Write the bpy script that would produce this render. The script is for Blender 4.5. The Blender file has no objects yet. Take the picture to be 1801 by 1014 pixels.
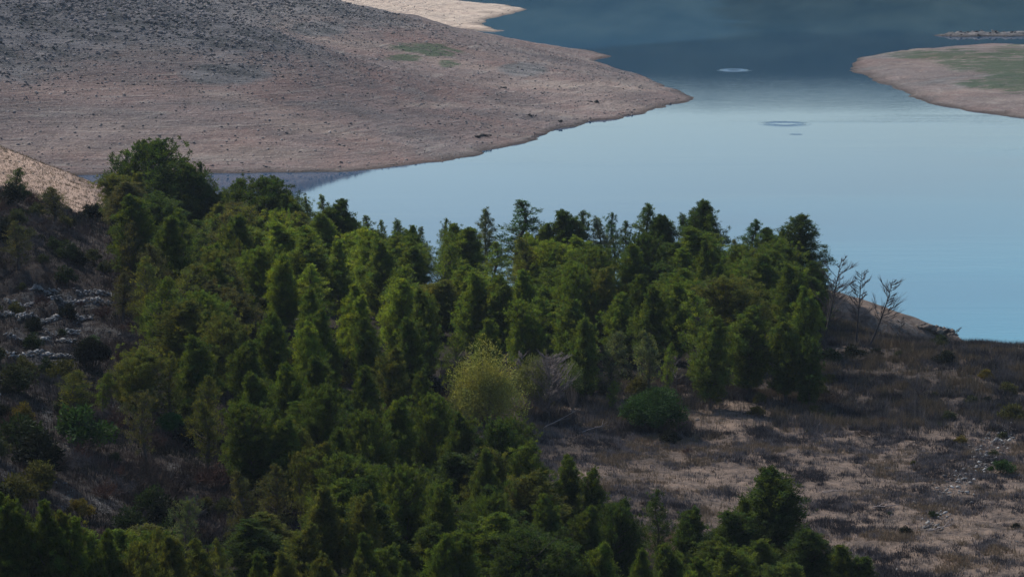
import bpy, math, random
import numpy as np
from mathutils import Vector

rnd = random.Random(7)
RS = np.random.RandomState(11)
scene = bpy.context.scene
col = scene.collection

# ------------------------------------------------------------------ camera
CAM_H = 50.0
PITCH = math.radians(9.05)
FPX = 5107.0
CX, CY = 900.5, 507.0
cam_d = bpy.data.cameras.new("camera")
cam_d.sensor_width = 36.0
cam_d.lens = 36.0 * FPX / 1801.0
cam_d.clip_start = 1.0
cam_d.clip_end = 6000.0
cam = bpy.data.objects.new("camera", cam_d)
cam.location = (0, 0, CAM_H)
cam.rotation_euler = (math.pi / 2 - PITCH, 0, 0)
col.objects.link(cam)
scene.camera = cam

# ------------------------------------------------------------------ sky, sun, exposure
SUN_ELEV = math.radians(47)
SUN_AZ = math.radians(-45)            # compass bearing of the sun, 0 = +Y, clockwise (ahead of the camera, to the left)
SUN_DIR = Vector((math.sin(SUN_AZ) * math.cos(SUN_ELEV), math.cos(SUN_AZ) * math.cos(SUN_ELEV), math.sin(SUN_ELEV)))
world = bpy.data.worlds.new("World")
scene.world = world
world.use_nodes = True
wn = world.node_tree
sky = wn.nodes.new('ShaderNodeTexSky')
sky.sky_type = 'NISHITA'
sky.sun_disc = False
sky.sun_elevation = SUN_ELEV
sky.sun_rotation = SUN_AZ
sky.air_density = 1.25
sky.dust_density = 0.35
sky.ozone_density = 3.2
wn.links.new(sky.outputs[0], wn.nodes['Background'].inputs[0])
wn.nodes['Background'].inputs[1].default_value = 0.066
sun_d = bpy.data.lights.new("sun", 'SUN')
sun_d.energy = 4.5
sun_d.angle = math.radians(0.6)
sun_d.color = (1.0, 0.93, 0.83)
sun = bpy.data.objects.new("sun", sun_d)
sun.rotation_euler = SUN_DIR.to_track_quat('Z', 'Y').to_euler()
sun.location = (-60, -60, 160)
col.objects.link(sun)
scene.view_settings.view_transform = 'Standard'
scene.view_settings.look = 'None'
scene.view_settings.exposure = 0.88
scene.view_settings.gamma = 1.0
scene.cycles.max_bounces = 6
scene.cycles.transparent_max_bounces = 12

# ------------------------------------------------------------------ picture geometry helpers
SP, CP = math.sin(PITCH), math.cos(PITCH)

def ray(px, py):
    u = (px - CX) / FPX
    v = (CY - py) / FPX
    return u, CP + v * SP, -SP + v * CP

def atz(px, py, z):
    a, b, c = ray(px, py)
    t = (z - CAM_H) / c
    return (a * t, b * t, z)

def atd(px, d, z=0.0):
    """the place at distance d whose direction is that of column px"""
    L = d * CP + (CAM_H - z) * SP
    return ((px - CX) / FPX * L, d, z)

def project(x, y, z):
    dz = z - CAM_H
    L = y * CP - dz * SP
    v = y * SP + dz * CP
    return CX + FPX * x / L, CY - FPX * v / L

# ------------------------------------------------------------------ noise
def _hash(ix, iy, seed):
    h = (ix.astype(np.int64) * 374761393 + iy.astype(np.int64) * 668265263 + seed * 1442695041) & 0xffffffff
    h = ((h ^ (h >> 13)) * 1274126177) & 0xffffffff
    h = (h ^ (h >> 16)) & 0xffffffff
    return h / 4294967295.0

def vnoise(x, y, seed=0):
    ix = np.floor(x); iy = np.floor(y)
    fx = x - ix; fy = y - iy
    fx = fx * fx * fx * (fx * (fx * 6 - 15) + 10); fy = fy * fy * fy * (fy * (fy * 6 - 15) + 10)
    a = _hash(ix, iy, seed); b = _hash(ix + 1, iy, seed)
    c = _hash(ix, iy + 1, seed); d = _hash(ix + 1, iy + 1, seed)
    return ((a * (1 - fx) + b * fx) * (1 - fy) + (c * (1 - fx) + d * fx) * fy) * 2 - 1

def fbm(x, y, octv=4, seed=0, gain=0.5):
    x = np.asarray(x, float); y = np.asarray(y, float)
    s = 0; a = 1.0
    for k in range(octv):
        ca, sa = math.cos(0.6 * k), math.sin(0.6 * k)
        s = s + a * vnoise((x * ca - y * sa) * 2 ** k + 13.7 * k, (x * sa + y * ca) * 2 ** k - 7.1 * k, seed + k)
        a *= gain
    return s

def sstep(a, b, x):
    t = np.clip((x - a) / (b - a), 0, 1)
    return t * t * (3 - 2 * t)

class TPS:
    def __init__(self, pts, lam=2.0):
        P = np.array(pts, float)
        self.p = P[:, :2] / 100.0
        n = len(P)
        K = self.k(self.p[:, None, :] - self.p[None, :, :]) + np.eye(n) * lam * 1e-3
        A = np.zeros((n + 3, n + 3)); A[:n, :n] = K
        A[:n, n] = 1; A[:n, n + 1:] = self.p
        A[n, :n] = 1; A[n + 1:, :n] = self.p.T
        self.w = np.linalg.solve(A, np.concatenate([P[:, 2], [0, 0, 0]]))
    @staticmethod
    def k(d):
        r2 = (d ** 2).sum(-1)
        return 0.5 * r2 * np.log(r2 + 1e-9)
    def __call__(self, x, y):
        x = np.asarray(x, float).ravel(); y = np.asarray(y, float).ravel()
        out = np.empty(len(x))
        for s in range(0, len(x), 50000):
            q = np.stack([x[s:s + 50000], y[s:s + 50000]], 1) / 100.0
            K = self.k(q[:, None, :] - self.p[None])
            out[s:s + 50000] = K @ self.w[:-3] + self.w[-3] + q @ self.w[-2:]
        return out

def sdf(poly, x, y):
    """signed distance to a polygon, positive inside"""
    x = np.asarray(x, float).ravel(); y = np.asarray(y, float).ravel()
    P = np.array(poly, float)[:, :2]
    d2 = np.full(len(x), 1e12); ins = np.zeros(len(x), bool)
    for i in range(len(P)):
        a = P[i]; b = P[(i + 1) % len(P)]
        e = b - a
        t = np.clip(((x - a[0]) * e[0] + (y - a[1]) * e[1]) / (e @ e + 1e-12), 0, 1)
        d2 = np.minimum(d2, (x - a[0] - t * e[0]) ** 2 + (y - a[1] - t * e[1]) ** 2)
        c = (a[1] > y) != (b[1] > y)
        xi = a[0] + (y - a[1]) / (b[1] - a[1] + 1e-12) * e[0]
        ins ^= c & (x < xi)
    d = np.sqrt(d2)
    return np.where(ins, d, -d)

# ------------------------------------------------------------------ mesh helpers
def mesh_np(name, V, F, mat, colors=None, smooth=False):
    """V (n,3), F list of arrays (m,k) with k = 3 or 4"""
    V = np.asarray(V, np.float32)
    me = bpy.data.meshes.new(name)
    Fs = F if isinstance(F, list) else [F]
    Fs = [np.asarray(f, np.int32) for f in Fs if len(f)]
    nl = sum(f.size for f in Fs); nf = sum(len(f) for f in Fs)
    me.vertices.add(len(V)); me.vertices.foreach_set('co', V.ravel())
    me.loops.add(nl); me.loops.foreach_set('vertex_index', np.concatenate([f.ravel() for f in Fs]))
    me.polygons.add(nf)
    tot = np.concatenate([np.full(len(f), f.shape[1]) for f in Fs]).astype(np.int32)
    st = np.concatenate([[0], np.cumsum(tot)[:-1]]).astype(np.int32)
    me.polygons.foreach_set('loop_start', st)
    me.polygons.foreach_set('loop_total', tot)
    if smooth:
        me.polygons.foreach_set('use_smooth', np.ones(nf, bool))
    me.update(calc_edges=True)
    me.validate()
    if colors is not None:
        at = me.color_attributes.new('tone', 'FLOAT_COLOR', 'POINT')
        c = np.ones((len(V), 4), np.float32); c[:, :3] = colors
        at.data.foreach_set('color', c.ravel())
    if mat: me.materials.append(mat)
    return me

def link(name, me, parent=None, loc=None):
    o = bpy.data.objects.new(name, me)
    col.objects.link(o)
    if parent: o.parent = parent
    if loc is not None: o.location = loc
    return o

def tag(o, label=None, cat=None, group=None, kind=None):
    if label: o['label'] = label
    if cat: o['category'] = cat
    if group: o['group'] = group
    if kind: o['kind'] = kind
    return o

class MB:
    def __init__(s): s.v = []; s.f3 = []; s.f4 = []; s.c = []; s.n = 0
    def add(s, V, F3=None, F4=None, c=None):
        V = np.asarray(V, float)
        if F3 is not None and len(F3): s.f3.append(np.asarray(F3) + s.n)
        if F4 is not None and len(F4): s.f4.append(np.asarray(F4) + s.n)
        s.v.append(V); s.n += len(V)
        cc = np.ones((len(V), 3)) if c is None else np.broadcast_to(np.asarray(c, float), (len(V), 3))
        s.c.append(cc)
    def mesh(s, name, mat, smooth=False):
        F = []
        if s.f3: F.append(np.concatenate(s.f3))
        if s.f4: F.append(np.concatenate(s.f4))
        return mesh_np(name, np.concatenate(s.v), F, mat, np.concatenate(s.c), smooth)

def tube(mb, pts, rads, n=5, c=None):
    pts = [np.asarray(p, float) for p in pts]
    V = []
    for i, p in enumerate(pts):
        d = pts[min(i + 1, len(pts) - 1)] - pts[max(i - 1, 0)]
        d = d / (np.linalg.norm(d) + 1e-9)
        a = np.cross(d, [0.31, 0.95, 0.05]); a /= np.linalg.norm(a) + 1e-9
        b = np.cross(d, a)
        for k in range(n):
            t = 2 * math.pi * k / n
            V.append(p + rads[i] * (math.cos(t) * a + math.sin(t) * b))
    F = []
    for i in range(len(pts) - 1):
        for k in range(n):
            F.append((i * n + k, i * n + (k + 1) % n, (i + 1) * n + (k + 1) % n, (i + 1) * n + k))
    V.append(pts[-1] + d * rads[-1]); T = [((len(pts) - 1) * n + k, (len(pts) - 1) * n + (k + 1) % n, len(V) - 1) for k in range(n)]
    mb.add(V, T, F, c)

def blades(mb, base, tip, width, tone):
    """one thin triangle from each base point to each tip; arrays"""
    base = np.asarray(base); tip = np.asarray(tip)
    n = len(base)
    d = tip - base
    r = RS.normal(size=(n, 3))
    s = np.cross(d, r); s /= np.linalg.norm(s, axis=1, keepdims=True) + 1e-9
    w = np.broadcast_to(np.asarray(width, float), (n,))[:, None] * 0.5
    V = np.concatenate([base - s * w, base + s * w, tip])
    i = np.arange(n)
    t = np.broadcast_to(np.asarray(tone, float), (n, 3))
    mb.add(V, np.stack([i, i + n, i + 2 * n], 1), None, np.concatenate([t, t, t]))

def diamonds(mb, base, tip, width, tone):
    """leaf sprays: a pointed lozenge from base to tip, widest in the middle"""
    base = np.asarray(base); tip = np.asarray(tip)
    n = len(base)
    d = tip - base
    r = RS.normal(size=(n, 3))
    s = np.cross(d, r); s /= np.linalg.norm(s, axis=1, keepdims=True) + 1e-9
    w = np.broadcast_to(np.asarray(width, float), (n,))[:, None] * 0.5
    m = base + d * 0.55
    V = np.concatenate([base, m - s * w, tip, m + s * w])
    i = np.arange(n)
    t = np.broadcast_to(np.asarray(tone, float), (n, 3))
    mb.add(V, None, np.stack([i, i + n, i + 2 * n, i + 3 * n], 1), np.concatenate([t, t, t, t]))

# ------------------------------------------------------------------ materials
class NT:
    def __init__(s, name):
        s.m = bpy.data.materials.new(name); s.m.use_nodes = True
        s.t = s.m.node_tree; s.N = s.t.nodes; s.L = s.t.links
        s.b = s.N['Principled BSDF']; s.out = s.N['Material Output']
        s.tc = s.N.new('ShaderNodeTexCoord')
    def link(s, a, b): s.L.new(a, b)
    def val(s, x): return x
    def setin(s, inp, v):
        if isinstance(v, bpy.types.NodeSocket): s.L.new(v, inp)
        else: inp.default_value = v
    def noise(s, scale, detail=5, rough=0.6, vec=None, dist=0.0):
        n = s.N.new('ShaderNodeTexNoise')
        n.inputs['Scale'].default_value = scale; n.inputs['Detail'].default_value = detail
        n.inputs['Roughness'].default_value = rough; n.inputs['Distortion'].default_value = dist
        s.L.new(vec if vec is not None else s.tc.outputs['Object'], n.inputs['Vector'])
        return n.outputs['Fac']
    def voro(s, scale, vec=None, feature='F1', out='Distance'):
        n = s.N.new('ShaderNodeTexVoronoi'); n.feature = feature
        n.inputs['Scale'].default_value = scale
        s.L.new(vec if vec is not None else s.tc.outputs['Object'], n.inputs['Vector'])
        return n.outputs[out]
    def map(s, scale, rot=(0, 0, 0)):
        n = s.N.new('ShaderNodeMapping'); n.inputs['Scale'].default_value = scale; n.inputs['Rotation'].default_value = rot
        s.L.new(s.tc.outputs['Object'], n.inputs['Vector']); return n.outputs[0]
    def ramp(s, fac, stops):
        n = s.N.new('ShaderNodeValToRGB'); s.L.new(fac, n.inputs[0])
        e = n.color_ramp.elements
        while len(e) < len(stops): e.new(0.5)
        for i, (p, c) in enumerate(stops):
            e[i].position = p; e[i].color = tuple(c) + (1,) if not isinstance(c, (int, float)) else (c, c, c, 1)
        return n.outputs[0]
    def mix(s, fac, a, b, mode='MIX'):
        n = s.N.new('ShaderNodeMix'); n.data_type = 'RGBA'; n.blend_type = mode
        s.setin(n.inputs[0], fac)
        for i, v in ((6, a), (7, b)):
            if isinstance(v, (tuple, list)): v = tuple(v) + (1,) if len(v) == 3 else v
            if isinstance(v, (int, float)): v = (v, v, v, 1)
            s.setin(n.inputs[i], v)
        return n.outputs[2]
    def math(s, op, a, b=0.0):
        n = s.N.new('ShaderNodeMath'); n.operation = op
        s.setin(n.inputs[0], a); s.setin(n.inputs[1], b); return n.outputs[0]
    def attr(s, name='tone'):
        n = s.N.new('ShaderNodeAttribute'); n.attribute_name = name
        return n
    def sep(s, c):
        n = s.N.new('ShaderNodeSeparateColor'); s.L.new(c, n.inputs[0]); return n.outputs
    def bump(s, h, strength, dist):
        n = s.N.new('ShaderNodeBump'); n.inputs['Strength'].default_value = strength
        n.inputs['Distance'].default_value = dist; s.L.new(h, n.inputs['Height'])
        s.L.new(n.outputs[0], s.b.inputs['Normal']); return n.outputs[0]
    def base(s, c, rough=0.9, spec=0.2):
        s.setin(s.b.inputs['Base Color'], c if not isinstance(c, tuple) or len(c) == 4 else c + (1,))
        s.setin(s.b.inputs['Roughness'], rough)
        s.b.inputs['Specular IOR Level'].default_value = spec
        return s.m

def foliage_mat(name, transl=0.3):
    t = NT(name)
    oi = t.N.new('ShaderNodeObjectInfo')
    a = t.attr().outputs['Color']
    c = t.mix(1.0, oi.outputs['Color'], a, 'MULTIPLY')
    n = t.noise(0.9, 2)
    c = t.mix(t.ramp(n, [(0.35, 0.0), (0.7, 0.55)]), c, t.mix(1.0, c, (1.75, 1.25, 0.62), 'MULTIPLY'))
    t.base(c, 0.7, 0.08)
    tr = t.N.new('ShaderNodeBsdfTranslucent')
    t.link(t.mix(1.0, c, (1.5, 1.5, 0.7), 'MULTIPLY'), tr.inputs[0])
    mx = t.N.new('ShaderNodeMixShader'); mx.inputs[0].default_value = transl
    t.link(t.b.outputs[0], mx.inputs[1]); t.link(tr.outputs[0], mx.inputs[2])
    t.link(mx.outputs[0], t.out.inputs[0])
    return t.m

def tone_mat(name, rough=0.9):
    t = NT(name)
    n = t.noise(6.0, 4)
    c = t.mix(t.ramp(n, [(0.3, 0.25), (0.7, 0.0)]), t.attr().outputs['Color'], (0.0, 0.0, 0.0))
    return t.base(c, rough, 0.15)

def bark_mat(name, colr, dark):
    t = NT(name)
    v = t.map((5, 5, 0.8))
    n = t.noise(3.0, 6, 0.7, v)
    oi = t.N.new('ShaderNodeObjectInfo')
    c = t.mix(n, dark, colr)
    t.bump(n, 0.6, 0.03)
    return t.base(t.mix(1.0, c, oi.outputs['Color'], 'MULTIPLY'), 0.9, 0.15)

def far_mat():
    """rock and bare lake-bed soil; vertex tone: r = green sward, g = scrubby rock, b = pale stone"""
    t = NT('dry_shore_soil')
    s = t.sep(t.attr().outputs['Color'])
    z = t.map((0.02, 0.02, 1.0))
    big = t.noise(0.035, 5, 0.6)
    mid = t.noise(0.35, 8, 0.68)
    fine = t.noise(2.2, 6, 0.75)
    strata = t.noise(5.0, 4, 0.6, z, 0.4)
    soil = t.mix(t.ramp(big, [(0.38, 0.0), (0.62, 1.0)]), (0.200, 0.134, 0.122), (0.215, 0.176, 0.170))
    soil = t.mix(t.ramp(t.noise(1.0, 6, 0.62, t.map((0.03, 0.10, 0.4))), [(0.42, 0.0), (0.60, 0.75)]), soil, (0.115, 0.105, 0.108))
    soil = t.mix(t.ramp(t.noise(1.0, 6, 0.6, t.map((0.022, 0.06, 0.1), (0, 0, 0.5))), [(0.52, 0.0), (0.66, 0.6)]), soil, (0.29, 0.235, 0.205))
    soil = t.mix(t.ramp(strata, [(0.36, 0.3), (0.52, 0.0)]), soil, (0.115, 0.08, 0.07))
    soil = t.mix(t.ramp(strata, [(0.56, 0.0), (0.72, 0.4)]), soil, (0.38, 0.36, 0.32))
    soil = t.mix(t.ramp(mid, [(0.30, 0.5), (0.48, 0.0)]), soil, (0.10, 0.08, 0.07))
    soil = t.mix(t.ramp(fine, [(0.52, 0.0), (0.72, 0.75)]), soil, (0.46, 0.40, 0.36))
    rock = t.mix(t.ramp(t.noise(1.0, 7, 0.7, t.map((0.10, 0.22, 0.3), (0, 0, -0.5))), [(0.40, 0.0), (0.58, 1.0)]), (0.075, 0.078, 0.080), (0.20, 0.188, 0.19))
    rock = t.mix(t.ramp(fine, [(0.52, 0.0), (0.72, 0.7)]), rock, (0.34, 0.33, 0.32))
    rock = t.mix(t.ramp(fine, [(0.30, 0.6), (0.42, 0.0)]), rock, (0.06, 0.065, 0.06))
    jit = t.math('ADD', s[1], t.math('MULTIPLY', t.math('SUBTRACT', mid, 0.5), 0.9))
    c = t.mix(t.ramp(jit, [(0.35, 0.0), (0.65, 1.0)]), soil, rock)
    c = t.mix(t.math('MULTIPLY', s[2], t.ramp(mid, [(0.35, 0.35), (0.6, 1.0)])), c, (0.44, 0.37, 0.31))
    green = t.mix(fine, (0.022, 0.050, 0.025), (0.065, 0.11, 0.055))
    gj = t.math('ADD', s[0], t.math('MULTIPLY', t.math('SUBTRACT', mid, 0.5), 2.6))
    gj = t.math('ADD', gj, t.math('MULTIPLY', t.math('SUBTRACT', t.noise(1.0, 6, 0.7, t.map((0.06, 0.35, 0.3))), 0.5), 2.2))
    c = t.mix(t.ramp(gj, [(0.50, 0.0), (1.0, 0.8)]), c, green)
    geo = t.N.new('ShaderNodeNewGeometry'); sx = t.N.new('ShaderNodeSeparateXYZ'); t.link(geo.outputs['Position'], sx.inputs[0])
    wet = t.ramp(t.math('ADD', sx.outputs[2], t.math('MULTIPLY', mid, 0.3)), [(0.25, 0.75), (0.62, 0.0)])
    c = t.mix(wet, c, (0.055, 0.045, 0.040))
    h = t.math('ADD', t.math('MULTIPLY', mid, 1.0), t.math('MULTIPLY', fine, 0.35))
    h = t.math('ADD', h, t.math('MULTIPLY', strata, 0.5))
    t.bump(h, 1.0, 1.1)
    return t.base(c, 0.95, 0.1)

def near_mat():
    """soil under the woods; tone: r = leaf litter, g = darker soil, b = pale rubble, sunlit tone on the spur"""
    t = NT('dry_field_soil')
    s = t.sep(t.attr().outputs['Color'])
    mid = t.noise(0.5, 8, 0.7)
    fine = t.noise(4.0, 8, 0.75)
    soil = t.mix(t.ramp(mid, [(0.35, 0.0), (0.62, 1.0)]), (0.070, 0.058, 0.054), (0.25, 0.185, 0.145))
    soil = t.mix(t.ramp(fine, [(0.55, 0.0), (0.72, 0.6)]), soil, (0.33, 0.27, 0.23))
    soil = t.mix(t.ramp(fine, [(0.30, 0.7), (0.44, 0.0)]), soil, (0.045, 0.038, 0.035))
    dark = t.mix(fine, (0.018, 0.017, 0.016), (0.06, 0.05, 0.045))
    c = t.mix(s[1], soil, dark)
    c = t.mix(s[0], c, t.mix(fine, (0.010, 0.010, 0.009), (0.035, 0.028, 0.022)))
    rub = t.mix(t.ramp(fine, [(0.42, 0.0), (0.6, 1.0)]), (0.04, 0.038, 0.038), (0.19, 0.185, 0.18))
    geo = t.N.new('ShaderNodeNewGeometry'); sx = t.N.new('ShaderNodeSeparateXYZ'); t.link(geo.outputs['Position'], sx.inputs[0])
    far = t.ramp(t.math('DIVIDE', sx.outputs[1], 400.0), [(0.745, 0.0), (0.775, 1.0)])
    lit_spur = t.mix(t.ramp(fine, [(0.40, 0.0), (0.56, 1.0)]), (0.19, 0.125, 0.095), (0.40, 0.30, 0.245))  # brighter ground on the spur, its sunlight put into the colour
    lit_spur = t.mix(t.ramp(mid, [(0.34, 0.7), (0.46, 0.0)]), lit_spur, (0.10, 0.075, 0.06))
    rub = t.mix(far, rub, lit_spur)
    bj = t.math('ADD', s[2], t.math('MULTIPLY', t.math('SUBTRACT', mid, 0.5), 1.2))
    c = t.mix(t.ramp(bj, [(0.5, 0.0), (0.75, 1.0)]), c, rub)
    t.bump(t.math('ADD', mid, t.math('MULTIPLY', fine, 0.4)), 0.9, 0.5)
    return t.base(c, 0.95, 0.1)

def water_mat():
    t = NT('lake_water')
    # wind-ruffled bands and slicks: long flat patches where the ripples grow
    pm = t.map((0.004, 0.028, 1.0))
    patch = t.noise(1.0, 4, 0.55, pm, 0.3)
    sep = t.N.new('ShaderNodeSeparateXYZ'); t.link(t.tc.outputs['Object'], sep.inputs[0])
    yy = sep.outputs[1]; xx = sep.outputs[0]
    band = t.math('MULTIPLY', t.ramp(t.math('DIVIDE', yy, 1000.0), [(0.50, 0.0), (0.54, 1.0), (0.575, 1.0), (0.64, 0.1)]), 0.13)
    rip = t.noise(1.0, 3, 0.55, t.map((0.5, 1.6, 1.0)))
    fine = t.noise(1.0, 3, 0.5, t.map((0.16, 0.45, 1.0)))
    amp = t.math('ADD', t.math('MULTIPLY', band, 0.9), t.math('MULTIPLY', t.ramp(patch, [(0.50, 0.02), (0.68, 0.22)]), t.ramp(t.math('DIVIDE', yy, 1000.0), [(0.50, 1.0), (0.56, 0.05)])))
    h = t.math('MULTIPLY', t.math('ADD', rip, t.math('MULTIPLY', fine, 0.7)), amp)
    t.bump(h, 1.0, 0.075)
    # milky turquoise where the near bay is shallow, deep blue further out
    sh = t.math('ADD', t.math('DIVIDE', t.math('SUBTRACT', 440.0, yy), 150.0), t.math('DIVIDE', xx, 90.0))
    sh = t.math('ADD', t.math('MULTIPLY', sh, 0.5), t.math('MULTIPLY', t.math('SUBTRACT', patch, 0.5), 0.8))
    c = t.mix(t.ramp(sh, [(0.35, 0.0), (1.0, 1.0)]), (0.012, 0.056, 0.122), (0.032, 0.18, 0.26))
    t.base(c, 0.035, 0.5)
    t.b.inputs['IOR'].default_value = 1.333
    t.b.inputs['Specular IOR Level'].default_value = 0.5
    return t.m

def cloud_mat():
    t = NT('cloud_vapour')
    tr = t.N.new('ShaderNodeBsdfTransparent')
    di = t.N.new('ShaderNodeBsdfDiffuse'); di.inputs[0].default_value = (0.9, 0.9, 0.92, 1)
    tl = t.N.new('ShaderNodeBsdfTranslucent'); tl.inputs[0].default_value = (0.75, 0.78, 0.85, 1)
    m1 = t.N.new('ShaderNodeMixShader'); m1.inputs[0].default_value = 0.35
    t.link(di.outputs[0], m1.inputs[1]); t.link(tl.outputs[0], m1.inputs[2])
    m2 = t.N.new('ShaderNodeMixShader')
    t.link(t.sep(t.attr().outputs['Color'])[0], m2.inputs[0])
    t.link(tr.outputs[0], m2.inputs[1]); t.link(m1.outputs[0], m2.inputs[2])
    t.link(m2.outputs[0], t.out.inputs[0])
    return t.m

M_far = far_mat(); M_near = near_mat(); M_water = water_mat(); M_cloud = cloud_mat()
M_leaf = foliage_mat('pine_needles', 0.4); M_shrub = foliage_mat('shrub_leaves', 0.22)
M_grass = tone_mat('dry_grass'); M_stone = tone_mat('limestone', 0.95)
M_bark = bark_mat('pine_bark', (0.16, 0.13, 0.11), (0.04, 0.032, 0.028))
M_dead = bark_mat('weathered_wood', (0.20, 0.18, 0.17), (0.05, 0.045, 0.045))

# ------------------------------------------------------------------ land outlines (shorelines, traced on the water plane)
def shore(pxs): return [atz(a, b, 0)[:2] for a, b in pxs]

far_poly = shore([(-400, 312), (-100, 311), (170, 307), (300, 306), (400, 305), (520, 304), (620, 301), (700, 293), (752, 287), (790, 283), (830, 274), (850, 264),
                  (900, 255), (945, 246), (953, 233), (985, 226), (1050, 213), (1095, 208), (1130, 200), (1170, 188), (1205, 178), (1223, 173), (1212, 168), (1190, 159),
                  (1150, 142), (1120, 131), (1085, 122), (1050, 112), (1045, 108), (1062, 103), (1076, 98.5), (1040, 90), (1000, 84), (930, 76), (870, 62), (800, 52), (770, 48),
                  (830, 53.5), (860, 56.5), (886, 54.5), (862, 49), (850, 43), (852, 36), (900, 24), (926, 16.5), (890, 9), (800, 3), (740, 0), (700, -4)]) \
    + [(-60, 900), (-60, 980), (-700, 980), (-700, 420)]
head_poly = shore([(1497, 118), (1505, 127), (1530, 137), (1570, 152), (1600, 168), (1625, 178), (1660, 187), (1700, 195), (1730, 199), (1801, 207), (1900, 214), (2100, 216)]) \
    + [(330, 480), (330, 640)] + shore([(1900, 84), (1801, 83), (1740, 80), (1680, 82), (1620, 87), (1560, 94), (1510, 102), (1500, 108)])
spit_poly = shore([(1638, 63.2), (1680, 64.8), (1760, 64.2), (1801, 63.5), (2000, 65), (2000, 57), (1801, 58.5), (1740, 59.5), (1690, 60.5)])
near_poly = [atd(p, d)[:2] for p, d in [(-700, 430), (-400, 412), (-200, 408), (0, 405), (100, 400), (180, 397), (235, 396), (262, 392), (300, 378), (345, 345), (440, 318),
             (600, 306), (800, 302), (1000, 300), (1200, 300), (1400, 299), (1480, 293), (1560, 288), (1620, 285.3), (1660, 284), (1680, 282.8), (1684, 281.3), (1676, 279.8),
             (1650, 278.5), (1600, 277), (1690, 275.5), (1801, 275), (1990, 274), (2400, 274)]] + [(230, 260), (230, -60), (-330, -60), (-330, 430)]

near_pts = []
for px, py, z in [(1801, 1014, 4), (1400, 1014, 4), (1801, 850, 3.7), (1400, 850, 3.8), (1100, 850, 4), (1801, 700, 3.3), (1500, 700, 3.4), (1200, 720, 3.8),
                  (1801, 607, 3.0), (1700, 605, 3.0), (1600, 606, 2.8), (1500, 600, 3.0), (1440, 600, 3.4), (1440, 514, 4.2), (1520, 530, 3.4), (1600, 559, 2.2), (1670, 585, 1.0),
                  (1250, 540, 4.2), (1000, 540, 4.5), (800, 540, 5), (600, 520, 5.6), (1000, 640, 4.2), (800, 640, 5), (600, 620, 6.5), (450, 560, 8), (450, 480, 7),
                  (0, 362, 16), (100, 374, 13.5), (170, 384, 11.5), (0, 440, 15), (200, 450, 11.3), (0, 520, 12.6), (200, 520, 10.6), (0, 640, 12), (200, 640, 10.2),
                  (0, 760, 12.8), (250, 760, 10.2), (0, 880, 13.4), (250, 900, 10.6), (450, 700, 8), (450, 880, 8.8), (700, 760, 6), (700, 900, 6.5), (900, 820, 4.9),
                  (900, 1000, 5.2), (1100, 980, 4.6), (0, 1014, 14), (500, 1014, 9.5),
                  (0, 252, 8.5), (100, 300, 5.4), (200, 330, 2.0), (0, 345, 6.5), (100, 365, 4.2), (170, 368, 3), (-300, 180, 22), (-300, 400, 22), (-300, 700, 20), (-300, 1000, 21)]:
    near_pts.append(atz(px, py, z))
near_pts += [atd(270, 300, 6), atd(60, 298, 8), atd(300, 330, 3.5), (-60, 100, 19), (0, 100, 13), (60, 100, 7), (0, 50, 30), (-80, 40, 38), (80, 40, 22),
             (0, 0, 46), (-150, 100, 42), (-200, 250, 45), (200, 200, 8), (150, 100, 14), (200, 30, 30), (0, -60, 55), (-150, 300, 34), (-200, 400, 30)]
near_tps = TPS(near_pts)

far_pts = []
for px, py, z in [(560, 0, 15), (700, 22, 11.5), (870, 58, 7.5), (960, 84, 5.5), (1040, 108, 4), (1120, 139, 2.6), (1185, 158, 1.4),
                  (400, 0, 16.5), (200, 0, 18.5), (0, 0, 20.5), (-200, 0, 22.5), (0, 100, 13.2), (0, 180, 8.2), (0, 250, 3.8), (300, 100, 12.4), (300, 180, 7.6), (300, 250, 3.6),
                  (600, 100, 8.6), (600, 200, 5), (600, 250, 2.8), (800, 100, 6.4), (800, 170, 4.4), (900, 200, 3), (1000, 140, 3.8), (1050, 180, 2.2), (-200, 200, 7.5), (450, 50, 15.5)]:
    far_pts.append(atz(px, py, z))
far_pts += [(-300, 600, 42), (-300, 470, 18), (-120, 700, 22), (-60, 690, 7), (-60, 740, 9), (-100, 780, 18), (-250, 850, 40), (-40, 800, 6), (-600, 700, 90), (-600, 450, 60), (-500, 950, 80), (-30, 700, 3)]
far_tps = TPS(far_pts)

def near_h(x, y):
    x = np.asarray(x, float).ravel(); y = np.asarray(y, float).ravel()
    d = sdf(near_poly, x + 0.5 * fbm(x / 4, y / 4, 3, 5), y + 0.5 * fbm(x / 4, y / 4, 3, 9))
    hh = np.maximum(near_tps(x, y), 0.6)
    L = np.where((x > 25) & (y > 277.5), 0.9, 5.0)
    k = np.where(d > 0, 1 - np.exp(-d / L), 0)
    h = hh * k
    # dry-stone terraces stepped into the left hillside
    tm = sstep(-33, -37, x) * sstep(196, 203, y) * sstep(246, 238, y)
    st = 0.9
    q = h / st; fq = q - np.floor(q)
    h = h * (1 - tm) + tm * (np.floor(q) + sstep(0.72, 0.92, fq)) * st
    h = h + (0.14 * fbm(x / 3.0, y / 3.0, 4, 21) + 0.35 * fbm(x / 14, y / 14, 2, 31) * sstep(40, -10, x)) * np.clip(d / 4, 0, 1)
    return np.where(d > 0, h + 0.02, np.maximum(d * 0.25, -3))

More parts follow.
